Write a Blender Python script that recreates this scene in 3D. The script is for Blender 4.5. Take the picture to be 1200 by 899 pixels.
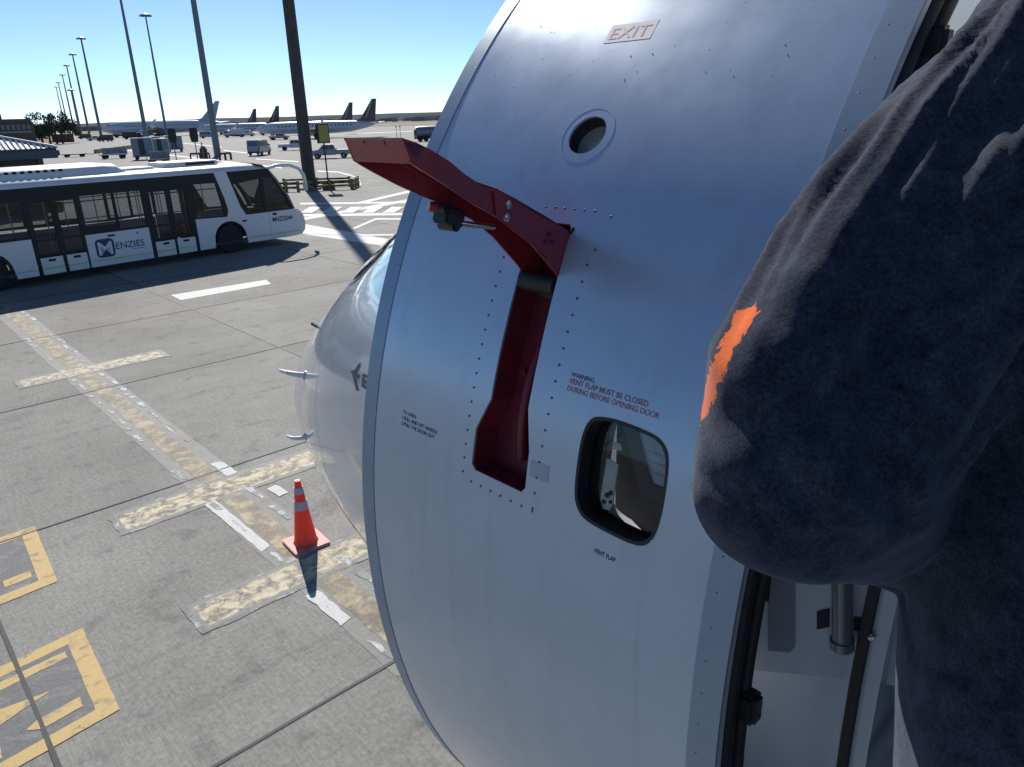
import bpy, bmesh, math, random
from math import sin, cos, pi, radians, sqrt, atan2
from mathutils import Vector, Matrix, noise
from mathutils.bvhtree import BVHTree
from mathutils.geometry import delaunay_2d_cdt
random.seed(7)
for o in list(bpy.data.objects): bpy.data.objects.remove(o)
sc = bpy.context.scene
COL = sc.collection
V3 = Vector

# ------------------------------------------------------------------ camera
CH = 4.35
PITCH, ROLL, FPX = radians(20.0), radians(1.75), 865.0
cam = bpy.data.objects.new('camera', bpy.data.cameras.new('camera')); COL.objects.link(cam)
CR = V3((1, 0, 0)); CF = V3((0, cos(PITCH), -sin(PITCH))); CU = V3((0, sin(PITCH), cos(PITCH)))
R2 = CR*cos(ROLL) - CU*sin(ROLL); U2 = CR*sin(ROLL) + CU*cos(ROLL)
m = Matrix((R2, U2, -CF)).transposed().to_4x4(); m.translation = V3((0, 0, CH))
cam.matrix_world = m
cam.data.sensor_fit = 'HORIZONTAL'; cam.data.sensor_width = 36; cam.data.lens = FPX/1200*36
cam.data.clip_start = 0.02; cam.data.clip_end = 20000
sc.camera = cam
# ------------------------------------------------------------------ light
SUN_AZ, SUN_EL = radians(-17.6), radians(37)
sund = V3((sin(SUN_AZ)*cos(SUN_EL), cos(SUN_AZ)*cos(SUN_EL), sin(SUN_EL)))
sun = bpy.data.objects.new('sun', bpy.data.lights.new('sun', 'SUN')); COL.objects.link(sun)
sun.data.energy = 5.0; sun.data.angle = radians(0.53); sun.data.color = (1.0, 0.95, 0.88)
sun.rotation_euler = sund.to_track_quat('Z', 'Y').to_euler(); sun.location = (0, 0, 50)
w = bpy.data.worlds.new('World'); sc.world = w; w.use_nodes = True
wn = w.node_tree; sky = wn.nodes.new('ShaderNodeTexSky'); sky.sky_type = 'NISHITA'; sky.sun_disc = False
sky.sun_elevation = SUN_EL; sky.sun_rotation = SUN_AZ; sky.altitude = 1700; sky.air_density = 0.6; sky.dust_density = 0.6; sky.ozone_density = 3.0
bg = wn.nodes['Background']; bg.inputs[1].default_value = 0.112
tn = wn.nodes.new('ShaderNodeMix'); tn.data_type = 'RGBA'; tn.blend_type = 'MULTIPLY'; tn.inputs[0].default_value = 1; tn.inputs[7].default_value = (.87, 1.0, 1.04, 1)
wn.links.new(sky.outputs[0], tn.inputs[6]); wn.links.new(tn.outputs[2], bg.inputs[0])
sc.view_settings.view_transform = 'Standard'; sc.view_settings.look = 'None'
sc.view_settings.exposure = 0.18; sc.view_settings.gamma = 1
sc.render.engine = 'CYCLES'
sc.cycles.max_bounces = 8; sc.cycles.transparent_max_bounces = 12

# ------------------------------------------------------------------ helpers
def ray(x, y): return R2*((x-600)/FPX) - U2*((y-449.5)/FPX) + CF
def at(x, y, z=0.0):
    d = ray(x, y); t = (z-CH)/d.z; return V3((d.x*t, d.y*t, z))
def tag(o, label=None, cat=None, group=None, kind=None):
    if label: o['label'] = label
    if cat: o['category'] = cat
    if group: o['group'] = group
    if kind: o['kind'] = kind
    return o
def thing(name, label, cat, loc=(0, 0, 0), rz=0, group=None):
    o = bpy.data.objects.new(name, None); COL.objects.link(o); o.empty_display_size = .2
    o.location = loc; o.rotation_euler = (0, 0, rz)
    return tag(o, label, cat, group)
def copy_tree(root, parent=None):
    r = root.copy(); COL.objects.link(r)
    if parent is not None: r.parent = parent
    for c in list(root.children): copy_tree(c, r)
    return r
class MB:
    def __init__(s): s.v = []; s.f = []; s.nrm = None
    def add(s, vs, fs):
        b = len(s.v); s.v += [tuple(v) for v in vs]; s.f += [tuple(b+i for i in f) for f in fs]; return s
    def box(s, c, d, M=None):
        x, y, z = [k/2 for k in d]
        vs = [V3((i*x, j*y, k*z)) for i in (-1, 1) for j in (-1, 1) for k in (-1, 1)]
        if M is not None: vs = [M @ v for v in vs]
        vs = [v+V3(c) for v in vs]
        return s.add(vs, [(0, 1, 3, 2), (4, 6, 7, 5), (0, 4, 5, 1), (2, 3, 7, 6), (0, 2, 6, 4), (1, 5, 7, 3)])
    def bb(s, a, b): return s.box([(p+q)/2 for p, q in zip(a, b)], [abs(q-p) for p, q in zip(a, b)])
    def prism(s, pts, axis, a, b):
        """closed outline pts (2D), extruded along axis 'x','y','z' from a to b"""
        f = {'x': lambda p, t: (t, p[0], p[1]), 'y': lambda p, t: (p[0], t, p[1]), 'z': lambda p, t: (p[0], p[1], t)}[axis]
        n = len(pts); vs = [f(p, a) for p in pts] + [f(p, b) for p in pts]
        return s.add(vs, [tuple(range(n))[::-1], tuple(range(n, 2*n))] + [(i, (i+1) % n, n+(i+1) % n, n+i) for i in range(n)])
    def tube(s, path, r, seg=8, caps=True):
        path = [V3(p) for p in path]; n = len(path); rs = r if isinstance(r, (list, tuple)) else [r]*n
        base = len(s.v); up = None; vs = []
        for i, p in enumerate(path):
            d = (path[min(i+1, n-1)]-path[max(i-1, 0)]).normalized()
            if up is None:
                up = V3((0, 0, 1)) if abs(d.z) < .9 else V3((1, 0, 0))
            x = up.cross(d).normalized(); y = d.cross(x).normalized(); up = y
            for k in range(seg):
                a = 2*pi*k/seg; vs.append(p+(x*cos(a)+y*sin(a))*rs[i])
        fs = [(i*seg+k, i*seg+(k+1) % seg, (i+1)*seg+(k+1) % seg, (i+1)*seg+k) for i in range(n-1) for k in range(seg)]
        if caps: fs += [tuple(range(seg))[::-1], tuple((n-1)*seg+k for k in range(seg))]
        return s.add(vs, fs)
    def lathe(s, prof, c=(0, 0, 0), axis='z', seg=20):
        """prof: (radius, height) list"""
        vs = []; n = len(prof)
        for r, h in prof:
            for k in range(seg):
                a = 2*pi*k/seg; p = (r*cos(a), r*sin(a), h)
                if axis == 'x': p = (p[2], p[0], p[1])
                if axis == 'y': p = (p[1], p[2], p[0])
                vs.append(V3(p)+V3(c))
        fs = [(i*seg+k, i*seg+(k+1) % seg, (i+1)*seg+(k+1) % seg, (i+1)*seg+k) for i in range(n-1) for k in range(seg)]
        fs += [tuple(range(seg))[::-1], tuple((n-1)*seg+k for k in range(seg))]
        return s.add(vs, fs)
    def sphere(s, c, r, seg=16, rings=10, M=None):
        vs = []; r = r if isinstance(r, (tuple, list)) else (r, r, r)
        for i in range(rings+1):
            th = pi*i/rings
            for k in range(seg):
                a = 2*pi*k/seg; v = V3((r[0]*sin(th)*cos(a), r[1]*sin(th)*sin(a), r[2]*cos(th)))
                if M is not None: v = M @ v
                vs.append(v+V3(c))
        fs = [(i*seg+k, (i+1)*seg+k, (i+1)*seg+(k+1) % seg, i*seg+(k+1) % seg) for i in range(rings) for k in range(seg)]
        return s.add(vs, fs)
    def capsule(s, a, b, ra, rb, seg=16):
        a, b = V3(a), V3(b); d = (b-a); L = d.length; d.normalize()
        up = V3((0, 0, 1)) if abs(d.z) < .9 else V3((1, 0, 0)); x = up.cross(d).normalized(); y = d.cross(x)
        rows = [(a-d*ra*cos(t), ra*sin(t)) for t in [pi/2*i/5 for i in range(6)]] + [(b+d*rb*sin(t), rb*cos(t)) for t in [pi/2*i/5 for i in range(6)]]
        vs = []
        for c, r in rows:
            for k in range(seg): vs.append(c+(x*cos(2*pi*k/seg)+y*sin(2*pi*k/seg))*max(r, 1e-5))
        n = len(rows)
        fs = [(i*seg+k, i*seg+(k+1) % seg, (i+1)*seg+(k+1) % seg, (i+1)*seg+k) for i in range(n-1) for k in range(seg)]
        fs += [tuple(range(seg))[::-1], tuple((n-1)*seg+k for k in range(seg))]
        return s.add(vs, fs)
    def build(s, name, mat, parent=None, smooth=None, bevel=0, label=None, merge=False):
        me = bpy.data.meshes.new(name); me.from_pydata(s.v, [], s.f)
        bm = bmesh.new(); bm.from_mesh(me)
        bmesh.ops.remove_doubles(bm, verts=bm.verts, dist=1e-5 if merge is False else merge)
        bmesh.ops.recalc_face_normals(bm, faces=bm.faces)
        if bevel:
            es = [e for e in bm.edges if len(e.link_faces) == 2 and e.calc_face_angle(0) > .6]
            bmesh.ops.bevel(bm, geom=es, offset=bevel, segments=2, affect='EDGES', clamp_overlap=True)
        bm.to_mesh(me); bm.free()
        if mat is not None: me.materials.append(mat)
        if smooth is not None or bevel:
            for p in me.polygons: p.use_smooth = True
            me.set_sharp_from_angle(angle=radians(smooth if smooth else 35))
        o = bpy.data.objects.new(name, me); COL.objects.link(o)
        if parent is not None: o.parent = parent
        if label: o['label'] = label
        return o
def link_mesh(name, me, parent=None, loc=None):
    o = bpy.data.objects.new(name, me); COL.objects.link(o)
    if parent is not None: o.parent = parent
    if loc is not None: o.location = loc
    return o
def cdt(outer, holes=(), step=None, extra=()):
    """triangulate outline with holes; optional interior grid (step x, step y)"""
    vs = [V3((p[0], p[1])).to_2d() if False else Vector((p[0], p[1])) for p in outer]; es = [(i, (i+1) % len(outer)) for i in range(len(outer))]
    for h in holes:
        b = len(vs); vs += [Vector((p[0], p[1])) for p in h]; es += [(b+i, b+(i+1) % len(h)) for i in range(len(h))]
    def inside(p, poly):
        c = False; n = len(poly)
        for i in range(n):
            a, b_ = poly[i], poly[i-1]
            if (a[1] > p[1]) != (b_[1] > p[1]) and p[0] < (b_[0]-a[0])*(p[1]-a[1])/(b_[1]-a[1])+a[0]: c = not c
        return c
    if step:
        xs = [p[0] for p in outer]; ys = [p[1] for p in outer]
        nx = max(1, int((max(xs)-min(xs))/step[0])); ny = max(1, int((max(ys)-min(ys))/step[1]))
        for i in range(nx+1):
            for j in range(ny+1):
                p = (min(xs)+(max(xs)-min(xs))*i/nx, min(ys)+(max(ys)-min(ys))*j/ny)
                if inside(p, outer) and not any(inside(p, h) for h in holes): vs.append(Vector(p))
    r = delaunay_2d_cdt(vs, es, [], 0, 1e-6)
    out = []
    for f in r[2]:
        c = sum((r[0][i] for i in f), Vector((0, 0)))/len(f)
        if inside(c, outer) and not any(inside(c, h) for h in holes): out.append(tuple(f))
    return [tuple(v) for v in r[0]], out
def plate(mb, outer, holes, fn, th, step=None):
    """solid plate in 2D outline mapped by fn(x,y,depth); depth 0 front, th back"""
    vs, fs = cdt(outer, holes, step); n = len(vs)
    mb.add([fn(x, y, 0) for x, y in vs]+[fn(x, y, th) for x, y in vs], fs+[tuple(n+i for i in f[::-1]) for f in fs])
    for loop in [outer]+list(holes):
        L = []
        for i in range(len(loop)):   # subdivide side walls like the constraint
            L.append(loop[i])
        k = len(L); mb.add([fn(p[0], p[1], 0) for p in L]+[fn(p[0], p[1], th) for p in L], [(i, (i+1) % k, k+(i+1) % k, k+i) for i in range(k)])
def rrect(x0, y0, x1, y1, r, seg=4):
    pts = []
    for cx, cy, a0 in ((x1-r, y1-r, 0), (x0+r, y1-r, 90), (x0+r, y0+r, 180), (x1-r, y0+r, 270)):
        for i in range(seg+1):
            a = radians(a0+90*i/seg); pts.append((cx+r*cos(a), cy+r*sin(a)))
    return pts
def densify(poly, d):
    out = []
    for i in range(len(poly)):
        a, b = poly[i], poly[(i+1) % len(poly)]; L = math.hypot(b[0]-a[0], b[1]-a[1]); k = max(1, int(math.ceil(L/d)))
        out += [(a[0]+(b[0]-a[0])*j/k, a[1]+(b[1]-a[1])*j/k) for j in range(k)]
    return out
def text2d(s, size=1.0, bold=0.0, ext=1.0):
    cu = bpy.data.curves.new('t', 'FONT'); cu.body = s; cu.size = size; cu.offset = bold; cu.resolution_u = 3
    o = bpy.data.objects.new('t', cu); COL.objects.link(o)
    dg = bpy.context.evaluated_depsgraph_get(); me = bpy.data.meshes.new_from_object(o.evaluated_get(dg))
    vs = [(v.co.x, v.co.y) for v in me.vertices]; fs = [tuple(p.vertices) for p in me.polygons]
    bpy.data.objects.remove(o); bpy.data.meshes.remove(me)
    x0 = min(v[0] for v in vs); return [((x-x0), y) for x, y in vs], fs, max(v[0] for v in vs)-x0

# ------------------------------------------------------------------ materials
def N(nt, t, **k):
    n = nt.nodes.new(t)
    for a, b in k.items():
        if a.startswith('i_'): n.inputs[a[2:].replace('_', ' ')].default_value = b
        else: setattr(n, a, b)
    return n
def mat(name, col=(.5, .5, .5), rough=.5, metal=0, spec=.5, coat=0, coatr=.05, sheen=0, var=0, vscale=3.0, bump=0, bscale=40.0, alpha=1, trans=0, dirt=None, noiserough=0):
    M = bpy.data.materials.new(name); M.use_nodes = True; nt = M.node_tree; P = nt.nodes['Principled BSDF']
    I = P.inputs; I['Base Color'].default_value = (*col, 1); I['Roughness'].default_value = rough; I['Metallic'].default_value = metal
    I['Specular IOR Level'].default_value = spec; I['Coat Weight'].default_value = coat; I['Coat Roughness'].default_value = coatr
    I['Sheen Weight'].default_value = sheen; I['Alpha'].default_value = alpha; I['Transmission Weight'].default_value = trans
    tc = None
    if var or bump or dirt or noiserough:
        tc = nt.nodes.new('ShaderNodeTexCoord')
    if var or dirt:
        n = nt.nodes.new('ShaderNodeTexNoise'); n.inputs['Scale'].default_value = vscale; n.inputs['Detail'].default_value = 6; n.inputs['Roughness'].default_value = .62
        nt.links.new(tc.outputs['Object'], n.inputs['Vector'])
        r = nt.nodes.new('ShaderNodeValToRGB'); e = r.color_ramp.elements
        e[0].position = .3; e[1].position = .7
        lo = dirt if dirt else tuple(c*(1-var) for c in col); hi = tuple(min(1, c*(1+var)) for c in col)
        e[0].color = (*lo, 1); e[1].color = (*hi, 1)
        if dirt: e[0].position = .22; e[1].position = .45
        nt.links.new(n.outputs[0], r.inputs[0]); nt.links.new(r.outputs[0], I['Base Color'])
    if noiserough:
        n = nt.nodes.new('ShaderNodeTexNoise'); n.inputs['Scale'].default_value = vscale*2; n.inputs['Detail'].default_value = 5
        nt.links.new(tc.outputs['Object'], n.inputs['Vector']); mr = nt.nodes.new('ShaderNodeMapRange')
        mr.inputs[3].default_value = rough-noiserough; mr.inputs[4].default_value = rough+noiserough
        nt.links.new(n.outputs[0], mr.inputs[0]); nt.links.new(mr.outputs[0], I['Roughness'])
    if bump:
        n = nt.nodes.new('ShaderNodeTexNoise'); n.inputs['Scale'].default_value = bscale; n.inputs['Detail'].default_value = 4
        nt.links.new(tc.outputs['Object'], n.inputs['Vector']); b = nt.nodes.new('ShaderNodeBump'); b.inputs['Strength'].default_value = bump; b.inputs['Distance'].default_value = .01
        nt.links.new(n.outputs[0], b.inputs['Height']); nt.links.new(b.outputs[0], I['Normal'])
    return M
def glass_mat(name, tint=(.2, .24, .26), refl=.12, rough=.02):
    M = bpy.data.materials.new(name); M.use_nodes = True; nt = M.node_tree; nt.nodes.clear()
    o = nt.nodes.new('ShaderNodeOutputMaterial'); t = nt.nodes.new('ShaderNodeBsdfTransparent'); t.inputs[0].default_value = (*tint, 1)
    g = nt.nodes.new('ShaderNodeBsdfGlossy'); g.inputs['Roughness'].default_value = rough
    f = nt.nodes.new('ShaderNodeFresnel'); f.inputs[0].default_value = 1.5
    mx = nt.nodes.new('ShaderNodeMixShader'); nt.links.new(f.outputs[0], mx.inputs[0]); nt.links.new(t.outputs[0], mx.inputs[1]); nt.links.new(g.outputs[0], mx.inputs[2]); nt.links.new(mx.outputs[0], o.inputs[0])
    return M
GA = radians(48)   # direction of the slab grid
def concrete_nodes(nt):
    """world-space apron concrete: returns colour socket, height socket"""
    L = nt.links; g = N(nt, 'ShaderNodeNewGeometry')
    mp = N(nt, 'ShaderNodeMapping'); mp.inputs['Rotation'].default_value = (0, 0, -(pi/2-GA)); L.new(g.outputs['Position'], mp.inputs[0])
    P = mp.outputs[0]
    big = N(nt, 'ShaderNodeTexNoise', i_Scale=.35, i_Detail=5, i_Roughness=.6); L.new(P, big.inputs['Vector'])
    fine = N(nt, 'ShaderNodeTexNoise', i_Scale=22, i_Detail=6, i_Roughness=.75); L.new(P, fine.inputs['Vector'])
    st = N(nt, 'ShaderNodeMapping'); st.inputs['Scale'].default_value = (28, 1.6, 1); L.new(P, st.inputs[0])
    br = N(nt, 'ShaderNodeTexNoise', i_Scale=2.2, i_Detail=4, i_Roughness=.7); L.new(st.outputs[0], br.inputs['Vector'])
    spot = N(nt, 'ShaderNodeTexNoise', i_Scale=3.1, i_Detail=3, i_Roughness=.5); L.new(P, spot.inputs['Vector'])
    oi = N(nt, 'ShaderNodeObjectInfo')
    def mr(s, a, b, c, d):
        n = N(nt, 'ShaderNodeMapRange'); n.inputs[1].default_value = a; n.inputs[2].default_value = b; n.inputs[3].default_value = c; n.inputs[4].default_value = d; L.new(s, n.inputs[0]); return n.outputs[0]
    def mul(a, b, op='MULTIPLY'):
        n = N(nt, 'ShaderNodeMath', operation=op); L.new(a, n.inputs[0])
        if hasattr(b, 'links'): L.new(b, n.inputs[1])
        else: n.inputs[1].default_value = b
        return n.outputs[0]
    v = mul(mr(big.outputs[0], .3, .7, .78, 1.16), mr(fine.outputs[0], .3, .7, .70, 1.25))
    v = mul(v, mr(br.outputs[0], .3, .7, .84, 1.14)); v = mul(v, mr(spot.outputs[0], .26, .42, .72, 1.0)); v = mul(v, mr(oi.outputs['Random'], 0, 1, .88, 1.10))
    oil = N(nt, 'ShaderNodeTexNoise', i_Scale=1.1, i_Detail=7, i_Roughness=.7, i_Distortion=.8); L.new(P, oil.inputs['Vector']); v = mul(v, mr(oil.outputs[0], .30, .40, .70, 1.0))
    st2 = N(nt, 'ShaderNodeMapping'); st2.inputs['Scale'].default_value = (.25, 5, 1); st2.inputs['Rotation'].default_value = (0, 0, .5); L.new(P, st2.inputs[0])
    ty = N(nt, 'ShaderNodeTexNoise', i_Scale=.8, i_Detail=3, i_Roughness=.6); L.new(st2.outputs[0], ty.inputs['Vector']); v = mul(v, mr(ty.outputs[0], .28, .44, .84, 1.0))
    cr = N(nt, 'ShaderNodeMix', data_type='RGBA'); cr.inputs[6].default_value = (.238, .236, .224, 1); cr.inputs[7].default_value = (.272, .265, .238, 1); L.new(spot.outputs[0], cr.inputs[0])
    hs = N(nt, 'ShaderNodeVectorMath', operation='SCALE'); L.new(cr.outputs[2], hs.inputs[0]); L.new(v, hs.inputs['Scale'])
    h = mul(fine.outputs[0], br.outputs[0], 'ADD')
    return hs.outputs[0], h, P
def concrete_mat():
    M = bpy.data.materials.new('apron_concrete'); M.use_nodes = True; nt = M.node_tree; B = nt.nodes['Principled BSDF']; B.inputs['Roughness'].default_value = .85; B.inputs['Specular IOR Level'].default_value = .3
    c, h, P = concrete_nodes(nt); nt.links.new(c, B.inputs['Base Color'])
    b = N(nt, 'ShaderNodeBump', i_Strength=.5, i_Distance=.006); nt.links.new(h, b.inputs['Height']); nt.links.new(b.outputs[0], B.inputs['Normal'])
    return M
def paint_mat(name, col, col2, wear=.45, scale=5.0, soft=.03, under=None):
    """worn road paint: flakes off down to the concrete (or to a darker old coat)"""
    M = bpy.data.materials.new(name); M.use_nodes = True; nt = M.node_tree; L = nt.links; B = nt.nodes['Principled BSDF']; B.inputs['Roughness'].default_value = .7; B.inputs['Specular IOR Level'].default_value = .3
    c, h, P = concrete_nodes(nt)
    n1 = N(nt, 'ShaderNodeTexNoise', i_Scale=scale, i_Detail=9, i_Roughness=.68, i_Distortion=.5); L.new(P, n1.inputs['Vector'])
    n2 = N(nt, 'ShaderNodeTexNoise', i_Scale=scale*5, i_Detail=5, i_Roughness=.7); L.new(P, n2.inputs['Vector'])
    a = N(nt, 'ShaderNodeMath', operation='MULTIPLY_ADD'); L.new(n2.outputs[0], a.inputs[0]); a.inputs[1].default_value = .3; L.new(n1.outputs[0], a.inputs[2])
    r = N(nt, 'ShaderNodeMapRange'); r.inputs[1].default_value = wear+.15-soft; r.inputs[2].default_value = wear+.15+soft; L.new(a.outputs[0], r.inputs[0])
    mx = N(nt, 'ShaderNodeMix', data_type='RGBA'); mx.inputs[6].default_value = (*col, 1); mx.inputs[7].default_value = (*col2, 1)
    v = N(nt, 'ShaderNodeMapRange'); v.inputs[1].default_value = .35; v.inputs[2].default_value = .65; L.new(n2.outputs[0], v.inputs[0]); L.new(v.outputs[0], mx.inputs[0])
    m2 = N(nt, 'ShaderNodeMix', data_type='RGBA'); L.new(r.outputs[0], m2.inputs[0]); L.new(mx.outputs[2], m2.inputs[7])
    if under: 
        un = N(nt, 'ShaderNodeMix', data_type='RGBA', blend_type='MULTIPLY'); un.inputs[0].default_value = 1; L.new(c, un.inputs[6]); un.inputs[7].default_value = (*under, 1); L.new(un.outputs[2], m2.inputs[6])
    else: L.new(c, m2.inputs[6])
    L.new(m2.outputs[2], B.inputs['Base Color'])
    b = N(nt, 'ShaderNodeBump', i_Strength=.5, i_Distance=.006); L.new(r.outputs[0], b.inputs['Height']); L.new(b.outputs[0], B.inputs['Normal'])
    return M
M_conc = concrete_mat()
M_seal = mat('joint_sealant', (.03, .03, .032), .7, var=.4, vscale=9)
M_white = paint_mat('white_line_paint', (.62, .62, .60), (.5, .5, .49), .32, 4)
M_whitew = paint_mat('worn_white_paint', (.55, .56, .57), (.42, .43, .45), .50, 3.2)
M_yel = paint_mat('faded_yellow_paint', (.52, .44, .28), (.38, .33, .23), .535, 4.5, .10, under=(.8, .72, .58))
M_yel2 = paint_mat('cream_paint_flaked', (.68, .60, .43), (.50, .44, .32), .48, 7.5, .08, under=(.75, .7, .6))
M_yelsq = paint_mat('ochre_paint', (.60, .42, .16), (.50, .37, .17), .39, 5, .06)
M_dark = paint_mat('old_blackout_paint', (.12, .125, .13), (.17, .17, .175), .42, 4.0, .08)
M_airw = mat('aircraft_white_paint', (.54, .59, .65), .20, metal=.12, coat=.8, coatr=.05, bump=.012, bscale=3.0, var=.03, vscale=5)
M_door = mat('door_paint', (.43, .53, .64), .27, metal=.32, coat=.9, coatr=.16, bump=.02, bscale=2.6, var=.05, vscale=6, noiserough=.05)  # white door; blue of reflected sky and shaded apron mixed into the base
nt = M_door.node_tree; Pd = nt.nodes['Principled BSDF']; tcd = N(nt, 'ShaderNodeTexCoord'); mpd = N(nt, 'ShaderNodeMapping'); mpd.inputs['Scale'].default_value = (26, 26, 1.1); nt.links.new(tcd.outputs['Object'], mpd.inputs[0])
sn = N(nt, 'ShaderNodeTexNoise', i_Scale=1.0, i_Detail=5, i_Roughness=.6); nt.links.new(mpd.outputs[0], sn.inputs['Vector'])
gn = N(nt, 'ShaderNodeTexNoise', i_Scale=2.2, i_Detail=4); nt.links.new(tcd.outputs['Object'], gn.inputs['Vector'])
sm1 = N(nt, 'ShaderNodeMapRange'); sm1.inputs[1].default_value = .52; sm1.inputs[2].default_value = .74; sm1.inputs[4].default_value = .55; nt.links.new(sn.outputs[0], sm1.inputs[0])
sm2 = N(nt, 'ShaderNodeMath', operation='MULTIPLY'); nt.links.new(sm1.outputs[0], sm2.inputs[0]); nt.links.new(gn.outputs[0], sm2.inputs[1])
mxd = N(nt, 'ShaderNodeMix', data_type='RGBA'); old = Pd.inputs['Base Color'].links[0].from_socket; nt.links.new(sm2.outputs[0], mxd.inputs[0]); nt.links.new(old, mxd.inputs[6]); mxd.inputs[7].default_value = (.28, .34, .40, 1); nt.links.new(mxd.outputs[2], Pd.inputs['Base Color'])
M_strip = mat('door_edge_strip_metal', (.27, .35, .44), .34, metal=.35, bump=.02, bscale=30, var=.06, vscale=14)
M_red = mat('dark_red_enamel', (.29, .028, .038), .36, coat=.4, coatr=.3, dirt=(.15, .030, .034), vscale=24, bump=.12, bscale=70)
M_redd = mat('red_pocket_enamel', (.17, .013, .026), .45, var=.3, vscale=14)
M_rubber = mat('black_rubber', (.018, .019, .021), .6, var=.3, vscale=20)
M_blackm = mat('dark_metal', (.05, .052, .055), .4, metal=.6, var=.3, vscale=20)
M_steel = mat('bright_steel', (.55, .56, .57), .25, metal=1, var=.1, vscale=20)
M_rivet = mat('rivet_metal', (.10, .105, .115), .4, metal=.7)
M_inkblk = mat('black_print', (.02, .02, .03), .6)
M_inkred = mat('red_print', (.42, .10, .11), .6)
M_cream = mat('cream_cabin_trim', (.66, .64, .54), .5, var=.04, vscale=4)
M_greyp = mat('grey_structure_paint', (.54, .56, .60), .4, var=.08, vscale=6, coat=.3, coatr=.2)
M_glass = glass_mat('window_glass')
M_cglass = mat('cockpit_glass', (.03, .035, .04), .05, spec=.8, coat=1)
M_buswhite = mat('bus_white_paint', (.62, .64, .66), .3, coat=.5, coatr=.1, var=.05, vscale=1.5, dirt=(.52, .53, .52))
M_busblack = mat('bus_black_frame', (.010, .012, .016), .35, spec=.3)
M_busglass = glass_mat('bus_glass', (.44, .48, .50))
M_navy = mat('navy_logo_print', (.02, .035, .09), .4)
M_bluep = mat('light_blue_print', (.10, .35, .60), .5)
M_yline = mat('pale_yellow_tape', (.55, .52, .16), .5)
M_tyre = mat('tyre_rubber', (.02, .02, .02), .85, var=.3, vscale=12)
M_rim = mat('wheel_rim', (.12, .12, .13), .5, metal=.4)
M_hiviz = mat('yellow_green_cloth', (.45, .55, .05), .8)
# ================================================================== GROUND
gu = V3((sin(GA), cos(GA), 0)); gv = V3((cos(GA), -sin(GA), 0))
def gp(u, v, z=0): p = gu*u+gv*v; return V3((p.x, p.y, z))
apron = MB()
for ring in [(-2500, -1200, 2500, 900)]:
    xs = [-3000, -600, -120, 0, 120, 600, 3000]; ys = [-1500, -300, -60, 0, 60, 250, 900]
    for i in range(6):
        for j in range(6):
            apron.add([(xs[i], ys[j], -.012), (xs[i+1], ys[j], -.012), (xs[i+1], ys[j+1], -.012), (xs[i], ys[j+1], -.012)], [(0, 1, 2, 3)])
o_apron = tag(apron.build('apron', M_conc), kind='structure')
DU, DV, U0, V0, GAP = 5.95, 4.74, .25, -4.52, .022
slabme = MB().bb((-DU/2+GAP/2, -DV/2+GAP/2, -.05), (DU/2-GAP/2, DV/2-GAP/2, 0)).build('concrete_slab', M_conc, o_apron, bevel=.004)
first = True; cells = []
for i in range(-9, 14):
    for j in range(-22, 9):
        c = gp(U0+(i+.5)*DU, V0+(j+.5)*DV)
        vis = False
        if c.length < 9: vis = True
        d = c-V3((0, 0, CH)); zc = d.dot(CF)
        if zc > 0:
            x = 600+FPX*d.dot(R2)/zc
            if -250 < x < 760+6000/zc/4: vis = vis or c.length < 95
        if vis: cells.append((c.length, i, j, c))
cells.sort(key=lambda k: k[0])
for k, (L_, i, j, c) in enumerate(cells[:260]):
    o = slabme if k == 0 else link_mesh('concrete_slab', slabme.data, o_apron)
    o.location = c; o.rotation_euler = (0, 0, pi/2-GA)
cs = [c for c in cells[:260]]
sl = MB(); rr = random.Random(3)
iv = sorted({c[1] for c in cs}); jv = sorted({c[2] for c in cs})
def seal_strip(p, q, wdt=.030):
    n = max(2, int((q-p).length/.35)); d = (q-p).normalized(); s = V3((-d.y, d.x, 0)); vs = []
    for k in range(n+1):
        c = p+(q-p)*k/n; ww = wdt/2*(1+rr.uniform(-.22, .22)); off = s*rr.uniform(-.003, .003)
        vs += [c+off+s*ww, c+off-s*ww]
    sl.add(vs, [(2*k, 2*k+1, 2*k+3, 2*k+2) for k in range(n)])
done = set()
for _, i, j, c in cs:
    for key, a, b in ((('v', i, j), (0, 0), (1, 0)), (('v', i, j+1), (0, 1), (1, 1)), (('u', i, j), (0, 0), (0, 1)), (('u', i+1, j), (1, 0), (1, 1))):
        if key in done: continue
        done.add(key)
        seal_strip(gp(U0+(i+a[0])*DU, V0+(j+a[1])*DV, .007 if key[0] == 'u' else .0075), gp(U0+(i+b[0])*DU, V0+(j+b[1])*DV, .007 if key[0] == 'u' else .0075), .034 if key[0] == 'u' else .028)
tag(sl.build('joint_sealant', M_seal, o_apron), kind='stuff')

def jag(poly, amp, d=.08, seed=1):
    r = random.Random(seed); amp *= .55; return [(x+r.uniform(-amp, amp), y+r.uniform(-amp, amp)) for x, y in densify(poly, d)]
def marking(name, polys, m_, z=.004, parent=None, st_=.0002):
    mb = MB()
    for i_, p in enumerate(polys):
        vs, fs = cdt(p); mb.add([gp(x, y, z+(i_ % (6 if st_ < .001 else 12))*st_) for x, y in vs], fs)
    return tag(mb.build(name, m_, o_apron if parent is None else parent))
def R_(u0, v0, u1, v1): return [(u0, v0), (u1, v0), (u1, v1), (u0, v1)]
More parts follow.
